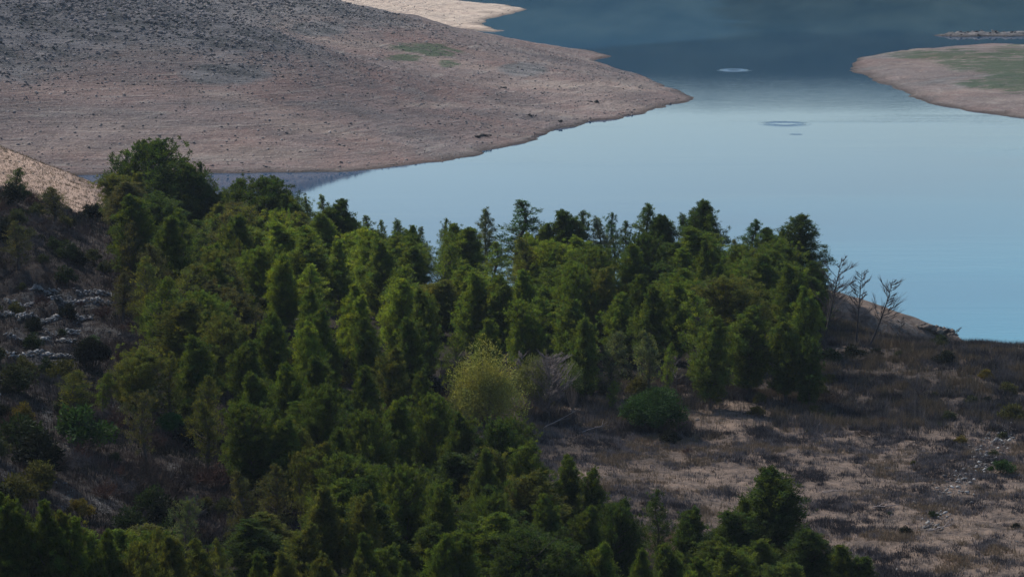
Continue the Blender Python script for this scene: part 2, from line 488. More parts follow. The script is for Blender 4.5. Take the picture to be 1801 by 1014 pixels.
def far_h(x, y):
    x = np.asarray(x, float).ravel(); y = np.asarray(y, float).ravel()
    wob = 0.9
    d = sdf(far_poly, x + wob * fbm(x / 5, y / 5, 4, 5), y + wob * fbm(x / 5, y / 5, 4, 9))
    hh = np.maximum(far_tps(x, y), 0.9)
    k = np.where(d > 0, 1 - np.exp(-d / 14.0), 0)
    base = hh * k
    rough = sstep(5, 19, base + 1.5 * fbm(x / 20, y / 20, 3, 77))
    n = 0.30 * fbm(x / 9, y / 9, 4, 41) + rough * 0.55 * fbm(x / 4.5, y / 4.5, 4, 51, 0.6)
    # gullies running down to the water and wave-cut steps along the contours
    step = 0.035 * np.sin(2 * np.pi * base / 0.42 + 1.5 * fbm(x / 12, y / 12, 2, 61)) * (1 - rough)
    h = base + (n + step) * np.clip(d / 5, 0, 1)
    return np.where(d > 0, h + 0.05 + 0.12 * np.clip(d, 0, 1), np.maximum(d * 0.2, -3)), rough

def head_h(x, y):
    x = np.asarray(x, float).ravel(); y = np.asarray(y, float).ravel()
    d = sdf(head_poly, x + 0.9 * fbm(x / 6, y / 6, 4, 5), y + 0.9 * fbm(x / 6, y / 6, 4, 9))
    hh = 1.5 + 0.5 * sstep(60, 100, x) + 0.35 * fbm(x / 25, y / 25, 3, 3)
    base = hh * (1 - np.exp(-np.maximum(d, 0) / 11.0))
    n = 0.12 * fbm(x / 5, y / 5, 4, 41)
    step = 0.05 * np.sin(2 * np.pi * base / 0.33)
    return np.where(d > 0, base + (n + step) * np.clip(d / 5, 0, 1) + 0.1 * np.clip(d, 0, 1), np.maximum(d * 0.2, -3))

def spit_h(x, y):
    x = np.asarray(x, float).ravel(); y = np.asarray(y, float).ravel()
    d = sdf(spit_poly, x + 1.2 * fbm(x / 4, y / 4, 4, 5), y + 1.2 * fbm(x / 4, y / 4, 4, 9))
    h = 0.6 * (1 - np.exp(-np.maximum(d, 0) / 3.0)) + 0.45 * np.abs(fbm(x / 2.2, y / 2.2, 4, 41)) * np.clip(d / 2, 0, 1)
    return np.where(d > 0, h + 0.1, np.maximum(d * 0.2, -3))

def grid_mesh(name, xs, ys, hfun, mat, colfun):
    X, Y = np.meshgrid(xs, ys)
    nx, ny = len(xs), len(ys)
    Z = hfun(X, Y).reshape(ny, nx)
    idx = np.arange(nx * ny).reshape(ny, nx)
    F = np.stack([idx[:-1, :-1], idx[:-1, 1:], idx[1:, 1:], idx[1:, :-1]], -1).reshape(-1, 4)
    zf = Z.ravel()[F].max(1)
    F = F[zf > -1.2]
    used = np.unique(F); re = np.full(nx * ny, -1); re[used] = np.arange(len(used))
    V = np.stack([X.ravel(), Y.ravel(), Z.ravel()], 1)[used]
    return mesh_np(name, V, re[F], mat, colfun(V), True)

def blob(V, px, py, rx, ry, soft=0.5):
    """1 inside an ellipse on the ground, given where its centre and rim lie"""
    u, v = project(V[:, 0], V[:, 1], V[:, 2])
    r = np.sqrt(((u - px) / rx) ** 2 + ((v - py) / ry) ** 2)
    return sstep(1 + soft, 1 - soft, r)

def near_col(V):
    c = np.zeros((len(V), 3))
    x, y = V[:, 0], V[:, 1]
    u, v = project(x, y, V[:, 2])
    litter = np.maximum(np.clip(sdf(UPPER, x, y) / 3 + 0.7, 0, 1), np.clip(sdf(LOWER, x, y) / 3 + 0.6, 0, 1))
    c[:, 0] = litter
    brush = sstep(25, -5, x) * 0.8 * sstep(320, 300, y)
    fieldd = sstep(218, 236, y + 4 * fbm(x / 8, y / 8, 2, 3)) * 0.6 * sstep(272, 262, y) * (x > 0)  # soil darker over the far part of the field
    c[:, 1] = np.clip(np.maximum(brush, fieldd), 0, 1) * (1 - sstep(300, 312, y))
    for a in [(1290, 735, 70, 28), (1720, 920, 120, 30), (1250, 840, 120, 30), (1040, 820, 70, 22), (1500, 950, 120, 14), (1450, 860, 90, 18)]:
        c[:, 1] *= 1 - blob(V, *a)
    r = np.zeros(len(V))
    for a in [(95, 530, 130, 22), (110, 585, 140, 30), (80, 630, 110, 18), (115, 890, 30, 40), (185, 880, 40, 30), (310, 830, 30, 25), (85, 735, 20, 25), (120, 790, 30, 20), (240, 995, 25, 18), (15, 825, 25, 20), (205, 710, 25, 12),
              (1560, 575, 130, 22), (1660, 880, 25, 20), (1700, 840, 25, 16), (1735, 810, 25, 16), (1765, 770, 25, 14), (1640, 930, 30, 12)]:
        r = np.maximum(r, blob(V, *a))
    r = np.maximum(r, 1.4 * sstep(300, 312, y) * (x < 0))  # selects the painted sunlit ground on the spur
    c[:, 2] = r * 0.62
    return c

def far_col(V):
    c = np.zeros((len(V), 3))
    _, rough = far_h(V[:, 0], V[:, 1])
    for a in [(740, 84, 58, 10), (710, 102, 35, 7), (790, 112, 22, 8), (770, 93, 40, 8)]:
        c[:, 0] = np.maximum(c[:, 0], blob(V, *a))
    c[:, 1] = rough
    for a in [(400, 130, 90, 22), (560, 50, 60, 16), (530, 15, 60, 14), (920, 122, 50, 14)]:
        c[:, 1] = np.maximum(c[:, 1], 0.75 * blob(V, *a))
    c[:, 2] = sstep(640, 690, V[:, 1]) * 0.8  # slopes beyond the ridge paler, their sunlight put into the ground colour
    for a in [(980, 150, 110, 6), (1100, 150, 70, 12), (760, 185, 60, 5)]:
        c[:, 2] = np.maximum(c[:, 2], 0.35 * blob(V, *a))
    return c

def head_col(V):
    c = np.zeros((len(V), 3))
    for a in [(1640, 97, 85, 9), (1700, 105, 60, 20), (1780, 112, 70, 34), (1800, 140, 80, 24), (1740, 148, 60, 10)]:
        c[:, 0] = np.maximum(c[:, 0], 1.05 * blob(V, *a, 0.5))
    c[:, 2] = 0.10; c[:, 1] = 0.25 + 0.3 * fbm(V[:, 0] / 12, V[:, 1] / 12, 3, 4)
    return c

UPPER = [atd(p, d)[:2] for p, d in [(215, 302), (330, 306), (430, 304), (600, 294), (800, 291), (1000, 289), (1300, 288), (1440, 285), (1452, 268), (1440, 250), (1250, 241), (1080, 240), (950, 244), (800, 236),
                                    (600, 228), (430, 222), (330, 205), (250, 205), (230, 222), (300, 245), (280, 262), (200, 280)]]
LOWER = [atd(p, d)[:2] for p, d in [(420, 209), (640, 209), (760, 204), (860, 196), (930, 187), (1010, 178), (1120, 171), (1230, 163), (1330, 160), (1400, 157), (1500, 146), (1550, 139),
                                    (1500, 136), (-100, 136), (-60, 146), (200, 148), (400, 154), (520, 162), (500, 176), (400, 192)]]
SU = lambda o, cat=None: tag(o, kind='structure')
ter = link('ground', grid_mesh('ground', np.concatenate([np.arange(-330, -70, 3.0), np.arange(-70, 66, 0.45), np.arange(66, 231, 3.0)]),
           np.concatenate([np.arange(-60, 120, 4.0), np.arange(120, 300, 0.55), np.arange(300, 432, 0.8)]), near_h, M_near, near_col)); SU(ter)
fh = link('far_hillside', grid_mesh('far_hillside', np.concatenate([np.arange(-700, -110, 6.0), np.arange(-110, 60, 0.5)]),
          np.concatenate([np.arange(405, 620, 0.8), np.arange(620, 980, 2.0)]), lambda a, b: far_h(a, b)[0], M_far, far_col)); SU(fh)
hl = link('headland', grid_mesh('headland', np.arange(50, 331, 0.6), np.arange(475, 760, 0.9), head_h, M_far, head_col)); SU(hl)
sp = link('stony_spit', grid_mesh('stony_spit', np.arange(75, 200, 0.5), np.arange(640, 760, 0.5), spit_h, M_far, lambda V: np.tile([[0, 0.9, 0.0]], (len(V), 1)))); SU(sp)

# the range across the lake, seen in the photograph only as its reflection
def range_h(x, y):
    x = np.asarray(x, float).ravel(); y = np.asarray(y, float).ravel()
    edge = 880 + 12 * fbm(x / 60, x * 0, 3, 2)
    t = (y - edge) / 220.0
    crest = 53 + 3 * fbm(x / 120, x * 0 + 3, 3, 8)
    return np.where(t > 0, crest * np.clip(t, 0, 1) ** 0.8 + 1.5 * fbm(x / 15, y / 15, 4, 6) * np.clip(t * 4, 0, 1), -2 + t)
def range_col(V):
    c = np.zeros((len(V), 3)); c[:, 1] = 0.9; c[:, 2] = sstep(2, 1, V[:, 2])
    return c
_t = NT('wooded_slopes'); _n = _t.noise(0.05, 6, 0.7)
M_range = _t.base(_t.mix(_t.ramp(_n, [(0.35, 0.0), (0.7, 1.0)]), (0.012, 0.026, 0.026), (0.035, 0.055, 0.050)), 1.0, 0.0)
rg = link('far_range', grid_mesh('far_range', np.arange(-700, 900, 8.0), np.arange(868, 1500, 8.0), range_h, M_range, range_col)); SU(rg)

# ------------------------------------------------------------------ water
wm = mesh_np('water', [(-1500, 150, 0), (1500, 150, 0), (1500, 1600, 0), (-1500, 1600, 0)], np.array([[0, 1, 2, 3]]), M_water)
SU(link('water', wm))

def ring(name, px, py, rad, wl, amp, rings=2.5):
    """a patch of water where rings spread from a splash"""
    cx, cy, _ = atz(px, py, 0)
    nr, na = 60, 72
    V = []; R = rad * 1.15
    for i in range(nr + 1):
        r = R * i / nr
        env = math.exp(-((r - rad * 0.72) / (rad * 0.22)) ** 2)
        h = 0.02 + amp * env * math.sin(2 * math.pi * r / wl)
        if i == nr: h = 0.004
        for k in range(na):
            a = 2 * math.pi * k / na
            V.append((cx + r * math.cos(a), cy + r * math.sin(a), h))
    F = [(i * na + k, i * na + (k + 1) % na, (i + 1) * na + (k + 1) % na, (i + 1) * na + k) for i in range(nr) for k in range(na)]
    SU(link(name, mesh_np(name, V, np.array(F), M_water, None, True)))
ring('water_ripple', 1291, 123.5, 3.2, 1.0, 0.035)
ring('water_ripple', 1380, 218, 3.9, 0.9, 0.026)
ring('water_ripple', 1400, 236, 1.0, 0.5, 0.012)

# ------------------------------------------------------------------ ground queries
class HGrid:
    def __init__(s):
        s.x0, s.y0, s.dx = -110.0, 120.0, 0.6
        s.xs = np.arange(s.x0, 80, s.dx); s.ys = np.arange(s.y0, 400, s.dx)
        X, Y = np.meshgrid(s.xs, s.ys)
        s.Z = near_h(X, Y).reshape(X.shape)
    def __call__(s, x, y):
        fx = np.clip((np.asarray(x) - s.x0) / s.dx, 0, len(s.xs) - 1.001); fy = np.clip((np.asarray(y) - s.y0) / s.dx, 0, len(s.ys) - 1.001)
        i = fx.astype(int) if hasattr(fx, 'astype') else int(fx); j = fy.astype(int) if hasattr(fy, 'astype') else int(fy)
        a = fx - i; b = fy - j
        return (s.Z[j, i] * (1 - a) + s.Z[j, i + 1] * a) * (1 - b) + (s.Z[j + 1, i] * (1 - a) + s.Z[j + 1, i + 1] * a) * b
HG = HGrid()
def gz(x, y): return float(HG(float(x), float(y)))

def hit(px, py, H=0.0, d0=125.0, d1=395.0):
    """ground point whose point H above the ground shows at (px, py)"""
    a, b, c = ray(px, py)
    d = np.arange(d0, d1, 0.3)
    t = d / b
    x = a * t; z = CAM_H + c * t
    k = np.argmax(z <= HG(x, d) + H)
    if z[k] > HG(x[k], d[k]) + H: return None
    return float(x[k]), float(d[k]), float(HG(x[k], d[k]))

# ------------------------------------------------------------------ pines
def pine(seed, H=8.0, R=2.0, clear=0.12, limbs=118, clumps=10, needles=24, prof='dome', rc=0.27, rise=0.75, size=1.0, bare=0.0):
    r = random.Random(seed); q = np.random.RandomState(seed)
    tb = MB(); cb = MB()
    ph = r.random() * 6.28
    def axis(z): return np.array([0.16 * math.sin(z * 0.7 + ph) * z / H * 1.6, 0.16 * math.cos(z * 0.9 + ph) * z / H * 1.6, z])
    zs = np.linspace(-0.3, H * 0.98, 12)
    tube(tb, [axis(z) for z in zs], [0.15 * (1 - max(z, 0) / H) ** 0.8 + 0.015 for z in zs], 7)
    C = []; O = []
    az = r.random() * 6.28
    lob = [(r.random() * 6.28, r.uniform(0.2, 0.9), r.uniform(0.15, 0.35)) for _ in range(5)]
    for i in range(limbs):
        t = (i + r.random()) / limbs
        h = clear + (0.985 - clear) * t
        az += 2.4 + r.uniform(-0.5, 0.5)
        s = (h - clear) / (1 - clear)
        if prof == 'cone': w = (1 - s) ** 0.8 * min(1, 0.55 + 2.2 * s) + 0.03
        elif prof == 'dome': w = (1 - s ** 1.7) ** 0.9 * min(1, 0.65 + 1.6 * s) + 0.03
        elif prof == 'round': w = math.sqrt(max(0, 1 - (1.9 * s - 0.85) ** 2 / 1.15)) * 0.98 + 0.04
        elif prof == 'column': w = (1 - s ** 2.2) ** 0.9 * min(1, 0.7 + 0.8 * s) * 0.85 + 0.05
        else: w = (1 - s) ** 0.75 * min(1, 0.3 + 1.8 * s) * 1.1 + 0.05
        for (la, lh, lm) in lob:
            dd = math.cos(az - la); w *= 1 + lm * max(0, dd) * math.exp(-((s - lh) / 0.18) ** 2) - 0.06
        o = axis(h * H)
        el = rise * (0.35 + 0.9 * s) + r.uniform(-0.18, 0.18)
        if prof in ('dome', 'round', 'column'): el = min(el, 0.85)
        L = min(R * w * r.uniform(0.62, 1.12) / max(0.55, math.cos(el)), R * 1.25)
        if s > 0.8: L = min(L, (1.02 - s) * H * 0.9 + 0.25)
        o = o - np.array([0, 0, 0.28 * L * math.sin(el)])
        d = np.array([math.cos(az) * math.cos(el), math.sin(az) * math.cos(el), math.sin(el)])
        end = o + d * L * 1.05 + np.array([0, 0, 0.12 * L])
        midp = o + d * L * 0.5 - np.array([0, 0, 0.04 * L])
        tube(tb, [o, midp, end], [0.035 + 0.012 * L, 0.025, 0.008], 4)
        nc = max(2, int(clumps * (0.30 + 0.95 * L / R)))
        for k in range(nc):
            f = 0.30 + 0.72 * (k + r.random()) / nc
            p = o + (end - o) * f + np.array([r.gauss(0, 0.17), r.gauss(0, 0.17), r.gauss(0.03, 0.13)]) * (0.6 + 0.5 * L)
            if r.random() < bare * (1 - s): continue
            C.append(p); O.append((p - axis(max(0.1, p[2] - 0.6))))
    for k in range(7):
        C.append(axis(H * (0.90 + 0.016 * k)) + np.array([r.gauss(0, 0.04), r.gauss(0, 0.04), 0])); O.append(np.array([0, 0, 1.0]))
    C = np.array(C); O = np.array(O); O /= np.linalg.norm(O, axis=1, keepdims=True) + 1e-6
    n = len(C)
    tone = (0.62 + 0.76 * q.rand(n))[:, None] * (1 + np.array([0.20, 0.05, -0.15]) * q.normal(size=(n, 1)) * 0.6)
    rr = rc * (0.7 + 0.6 * q.rand(n)) * size * (1 - 0.5 * np.clip((C[:, 2] / H - 0.72) / 0.28, 0, 1))
    for s_ in range(int(needles * 2.0)):
        dirv = q.normal(size=(n, 3)) * 0.9 + O * 0.75 + np.array([0, 0, 0.65])
        dirv /= np.linalg.norm(dirv, axis=1, keepdims=True)
        off = q.normal(size=(n, 3)) * rr[:, None] * 0.42
        b = C + off; tp = b + dirv * rr[:, None] * (0.55 + 0.5 * q.rand(n, 1))
        diamonds(cb, b, tp, 0.045 * size, tone * (0.8 + 0.4 * q.rand(n, 1)))
    return tb.mesh('trunk', M_bark), cb.mesh('crown', M_leaf), H, R

PK = {
    'dense':   [pine(1), pine(2, R=2.2, limbs=120), pine(3, R=1.85, prof='column', limbs=110), pine(4, R=2.1, clear=0.08),
                pine(5, R=2.0, prof='cone', limbs=115), pine(6, R=1.8, clear=0.1, H=7.4), pine(7, R=2.3, clear=0.12, prof='cone', limbs=118), pine(8, R=2.0, prof='column', limbs=112, rise=0.9)],
    'tall':    [pine(11, H=9, R=1.9, limbs=52, clumps=5, prof='sparse', rc=0.28, needles=22, clear=0.22), pine(12, H=9, R=1.7, limbs=46, clumps=5, prof='sparse', rc=0.27, needles=22, clear=0.2),
                pine(13, H=9, R=2.1, limbs=56, clumps=6, prof='cone', rc=0.29, needles=24, clear=0.2)],
    'round':   [pine(21, H=6.5, R=2.5, limbs=105, clumps=10, prof='round', clear=0.1, rise=0.55), pine(22, H=7, R=2.4, limbs=105, clumps=10, prof='round', clear=0.14, rise=0.6)],
    'thin':    [pine(31, H=6.5, R=1.7, limbs=60, clumps=6, needles=14, prof='cone', rc=0.3, bare=0.7), pine(32, H=6.5, R=1.8, limbs=58, clumps=6, needles=14, prof='round', rc=0.3, bare=0.75),
                pine(33, H=6.5, R=1.5, limbs=64, clumps=6, needles=14, prof='column', rc=0.3, bare=0.6)],
    'wide':    [pine(41, H=9.5, R=3.0, limbs=120, clumps=10, prof='cone', clear=0.1, rise=0.6, rc=0.3)],
}
TINTS = {  # name: foliage colour
    'deep green': (0.032, 0.054, 0.017), 'mid green': (0.050, 0.074, 0.019), 'grass green': (0.064, 0.096, 0.021),
    'yellow-green': (0.085, 0.120, 0.022), 'olive': (0.066, 0.078, 0.024), 'brownish': (0.052, 0.056, 0.030), 'blue-green': (0.026, 0.056, 0.028),
    'pale yellow': (0.17, 0.19, 0.05), 'grey-green': (0.060, 0.080, 0.050)}
pines = []   # dicts of everything placed
first_used = set()

def place_pine(x, y, H, W, kind, tint, wood, label=None, vi=None, lean=(0, 0)):
    lst = PK[kind]
    i = rnd.randrange(len(lst)) if vi is None else vi
    tm, cm, h0, r0 = lst[i]
    e = bpy.data.objects.new('pine_tree', None); col.objects.link(e)
    e.empty_display_size = 0.3
    z = gz(x, y)
    e.location = (x, y, z - 0.05)
    sxy = W / (2 * r0)
    e.scale = (sxy, sxy, H / h0)
    e.rotation_euler = (rnd.gauss(0, 0.035), rnd.gauss(0, 0.035), rnd.uniform(0, 6.28))
    t = link('trunk', tm, e); c = link('crown', cm, e)
    b = TINTS[tint]; k = rnd.uniform(0.88, 1.14)
    k *= 1.30 if wood == 'upper' else 1.15
    c.color = (b[0] * k * 1.05, b[1] * k * 1.08, b[2] * k * 1.05, 1)
    t.color = (1, 1, 1, 1)
    u, v = project(x, y, z + H)
    pines.append(dict(o=e, x=x, y=y, z=z, H=H, W=W, kind=kind, tint=tint, wood=wood, u=u, v=v, label=label))
    return e

def pine_px(px, py, wpx, kind, tint, wood, d=None, H=None, **kw):
    """the pine whose tip shows at (px, py)"""
    if d is not None:
        x, y, _ = atd(px, d, 10)
        a, b, c = ray(px, py)
        H = CAM_H + c * d / b - gz(x, y)
    else:
        r = hit(px, py, H)
        if r is None: return
        x, y, _ = r
    W = max(wpx * y / (FPX * CP) * rnd.uniform(1.3, 1.65), (0.30 if kind in ('tall', 'thin') else 0.46) * H)
    place_pine(x, y, max(H, 1.2), W, kind, tint, wood, **kw)

U, Lw, Hs = 'upper', 'lower', 'hillside'
# skyline of the upper wood, against the lake
for a in [(225, 264, 62, 'tall', 'grey-green', 303), (275, 253, 110, 'round', 'deep green', 300), (322, 289, 90, 'dense', 'mid green', 297), (356, 285, 44, 'tall', 'deep green', 299),
          (412, 316, 70, 'dense', 'mid green', 296), (385, 338, 60, 'dense', 'mid green', 297), (440, 338, 60, 'dense', 'grass green', 294), (346, 305, 60, 'dense', 'deep green', 297), (490, 350, 60, 'dense', 'grass green', 291), (580, 366, 60, 'dense', 'mid green', 288), (618, 382, 50, 'dense', 'grass green', 288), (468, 317, 100, 'round', 'deep green', 293), (507, 342, 60, 'dense', 'mid green', 291), (541, 346, 36, 'tall', 'mid green', 292),
          (562, 344, 40, 'tall', 'grass green', 290), (594, 350, 58, 'dense', 'deep green', 289), (640, 379, 48, 'tall', 'mid green', 289), (668, 387, 34, 'tall', 'grass green', 288),
          (694, 386, 44, 'tall', 'mid green', 287), (722, 398, 36, 'dense', 'grass green', 287), (742, 399, 36, 'tall', 'mid green', 288), (786, 384, 32, 'tall', 'mid green', 288),
          (803, 393, 56, 'dense', 'grass green', 285), (856, 368, 56, 'tall', 'grey-green', 288), (916, 353, 88, 'tall', 'blue-green', 288), (962, 394, 46, 'dense', 'mid green', 286),
          (989, 371, 66, 'dense', 'deep green', 285), (1023, 371, 52, 'tall', 'deep green', 287), (1051, 382, 50, 'tall', 'grey-green', 287), (1081, 375, 36, 'tall', 'blue-green', 288),
          (1104, 390, 42, 'tall', 'deep green', 286), (1140, 357, 76, 'tall', 'deep green', 286), (1162, 379, 50, 'dense', 'deep green', 284), (1206, 377, 48, 'tall', 'deep green', 286),
          (1243, 355, 76, 'dense', 'deep green', 284), (1318, 386, 66, 'tall', 'blue-green', 286), (1290, 421, 52, 'tall', 'grey-green', 285), (1348, 401, 50, 'dense', 'deep green', 285),
          (1373, 403, 44, 'tall', 'deep green', 284), (1400, 377, 100, 'wide', 'deep green', 284), (1425, 470, 60, 'tall', 'deep green', 280)]:
    pine_px(a[0], a[1], a[2], a[3], a[4], U, d=a[5])
# crowns that stand out inside the upper wood
for a in [(372, 444, 62, 'round', 'olive', 6.5), (300, 380, 70, 'dense', 'mid green', 8), (232, 345, 70, 'dense', 'mid green', 8), (228, 390, 44, 'thin', 'brownish', 6), (270, 430, 60, 'thin', 'brownish', 6),
          (352, 520, 74, 'round', 'grass green', 6.5), (300, 530, 44, 'thin', 'olive', 5.5), (425, 380, 60, 'dense', 'mid green', 8), (378, 428, 26, 'dense', 'grass green', 7), (425, 422, 34, 'thin', 'olive', 6.5),
          (493, 448, 44, 'dense', 'yellow-green', 7), (540, 400, 60, 'dense', 'grass green', 7.5), (596, 425, 50, 'dense', 'grass green', 7.5), (655, 412, 70, 'dense', 'grass green', 7.5), (700, 492, 66, 'dense', 'yellow-green', 7.5),
          (612, 500, 52, 'dense', 'yellow-green', 7.5), (640, 520, 50, 'dense', 'yellow-green', 7), (545, 510, 40, 'dense', 'grass green', 7), (480, 552, 54, 'dense', 'grass green', 7), (535, 570, 50, 'dense', 'yellow-green', 7),
          (570, 545, 40, 'dense', 'grass green', 7), (740, 510, 64, 'dense', 'mid green', 8), (815, 400, 70, 'dense', 'grass green', 7), (930, 410, 44, 'dense', 'yellow-green', 6.5), (974, 430, 62, 'round', 'yellow-green', 6.5),
          (832, 478, 60, 'dense', 'grass green', 7.5), (880, 485, 60, 'dense', 'mid green', 7.5), (920, 475, 60, 'dense', 'grass green', 7.5), (925, 535, 50, 'round', 'grass green', 7), (1000, 470, 60, 'round', 'grass green', 7.5),
          (1112, 430, 60, 'dense', 'grass green', 7.5), (1060, 470, 60, 'dense', 'olive', 7.5), (1145, 505, 60, 'dense', 'mid green', 7.5), (1195, 500, 50, 'dense', 'grass green', 7), (1250, 425, 50, 'dense', 'mid green', 8),
          (1285, 490, 84, 'round', 'olive', 7.5), (1350, 450, 70, 'dense', 'mid green', 8), (1390, 465, 64, 'dense', 'mid green', 8), (1410, 505, 56, 'dense', 'grass green', 7.5), (1010, 530, 60, 'dense', 'mid green', 7.5),
          (1075, 585, 52, 'thin', 'grey-green', 5.5), (1140, 583, 42, 'thin', 'grey-green', 5.5), (1172, 605, 26, 'thin', 'grass green', 5), (1250, 560, 60, 'dense', 'mid green', 7.5), (1320, 540, 66, 'dense', 'mid green', 7.5),
          (1385, 560, 60, 'dense', 'mid green', 7), (1425, 590, 44, 'dense', 'deep green', 6), (1030, 560, 50, 'dense', 'mid green', 7), (640, 560, 46, 'dense', 'mid green', 7), (850, 560, 50, 'dense', 'mid green', 7.5),
          (725, 560, 54, 'dense', 'mid green', 7), (800, 590, 36, 'thin', 'mid green', 5.5), (400, 560, 60, 'round', 'olive', 6.5), (440, 600, 60, 'dense', 'mid green', 6.5), (340, 590, 66, 'dense', 'mid green', 6.5),
          (300, 620, 50, 'thin', 'olive', 5.5), (245, 618, 70, 'round', 'olive', 5), (1078, 668, 18, 'thin', 'grass green', 2.6)]:
    pine_px(a[0], a[1], a[2], a[3], a[4], U, H=a[5])
# crowns that stand out in the lower wood
for a in [(697, 612, 52, 'dense', 'olive', 6.2), (745, 650, 26, 'dense', 'mid green', 4.8), (640, 645, 60, 'dense', 'mid green', 6.5), (560, 625, 60, 'dense', 'mid green', 6.5), (500, 640, 60, 'dense', 'grass green', 6.5),
          (445, 655, 66, 'dense', 'mid green', 6.5), (362, 660, 60, 'thin', 'olive', 4.8), (560, 685, 60, 'round', 'mid green', 6.5), (640, 730, 70, 'round', 'mid green', 6.5), (440, 715, 80, 'round', 'mid green', 6), (500, 735, 70, 'dense', 'mid green', 6),
          (700, 700, 60, 'dense', 'grass green', 6.5), (760, 700, 66, 'round', 'mid green', 6.5), (806, 728, 56, 'dense', 'mid green', 6.5), (872, 742, 66, 'round', 'deep green', 6.5), (600, 755, 60, 'dense', 'mid green', 6.5),
          (910, 735, 50, 'round', 'mid green', 4.5), (935, 778, 70, 'dense', 'mid green', 6.2), (1000, 800, 50, 'dense', 'mid green', 5.6), (1050, 822, 50, 'dense', 'mid green', 5.2), (848, 792, 54, 'dense', 'mid green', 6.5), (712, 828, 80, 'round', 'mid green', 6.5),
          (770, 850, 60, 'dense', 'mid green', 6.5), (645, 872, 60, 'dense', 'olive', 6.2), (560, 780, 60, 'dense', 'olive', 6), (530, 800, 34, 'thin', 'olive', 5), (565, 855, 40, 'dense', 'olive', 6), (848, 875, 60, 'round', 'mid green', 6.2), (960, 872, 50, 'dense', 'mid green', 6),
          (1040, 895, 60, 'dense', 'mid green', 5.6), (1100, 880, 60, 'dense', 'deep green', 5.4), (1155, 862, 44, 'tall', 'deep green', 5.2), (1210, 895, 60, 'dense', 'deep green', 5), (920, 945, 110, 'round', 'deep green', 5.5),
          (820, 948, 60, 'dense', 'mid green', 6), (780, 940, 50, 'dense', 'grass green', 6), (650, 940, 50, 'dense', 'mid green', 6), (1000, 965, 70, 'dense', 'mid green', 5.4), (1065, 958, 60, 'dense', 'grass green', 5.2), (1130, 965, 50, 'dense', 'grass green', 4.8),
          (1352, 825, 100, 'dense', 'deep green', 7.0), (1290, 898, 90, 'dense', 'deep green', 5.0), (1318, 880, 60, 'dense', 'mid green', 5.4), (1420, 930, 80, 'dense', 'deep green', 4.4), (1475, 960, 60, 'dense', 'mid green', 3.8), (1515, 978, 60, 'dense', 'deep green', 3.2),
          (1190, 955, 70, 'dense', 'mid green', 5), (1260, 945, 80, 'dense', 'mid green', 4.6), (1340, 950, 80, 'dense', 'mid green', 4.4), (1230, 980, 60, 'dense', 'grass green', 4.2), (1380, 985, 80, 'dense', 'mid green', 4),
          (480, 815, 60, 'thin', 'brownish', 5.5), (430, 830, 70, 'thin', 'brownish', 5), (545, 920, 50, 'dense', 'olive', 5.6), (500, 970, 40, 'dense', 'olive', 5), (620, 985, 50, 'dense', 'olive', 5.5), (710, 985, 60, 'dense', 'mid green', 5.5),
          (450, 975, 50, 'dense', 'mid green', 5), (400, 950, 46, 'thin', 'olive', 5), (350, 950, 40, 'dense', 'olive', 5), (302, 945, 46, 'dense', 'olive', 5), (250, 985, 60, 'round', 'olive', 4.6), (280, 930, 40, 'thin', 'olive', 4.8), (190, 962, 40, 'dense', 'mid green', 4.8),
          (130, 962, 36, 'dense', 'grass green', 4.8), (108, 955, 34, 'dense', 'olive', 4.8), (75, 940, 44, 'dense', 'mid green', 5), (35, 975, 36, 'dense', 'mid green', 4.6), (5, 955, 40, 'dense', 'mid green', 4.8), (570, 975, 40, 'dense', 'olive', 5)]:
    pine_px(a[0], a[1], a[2], a[3], a[4], Lw, H=a[5])
# pines standing alone or thinly on the left hillside
for a in [(362, 705, 50, 'thin', 'olive', 4.6), (95, 330, 40, 'thin', 'brownish', 3.4), (30, 295, 34, 'thin', 'deep green', 3.0), (30, 392, 60, 'thin', 'brownish', 4), (130, 655, 60, 'thin', 'olive', 3.4), (180, 655, 30, 'thin', 'grass green', 3),
          (255, 500, 44, 'thin', 'brownish', 4.5), (255, 690, 50, 'thin', 'brownish', 4.6), (330, 880, 50, 'thin', 'grey-green', 4), (215, 480, 34, 'thin', 'brownish', 4)]:
    pine_px(a[0], a[1], a[2], a[3], a[4], Hs, H=a[5])

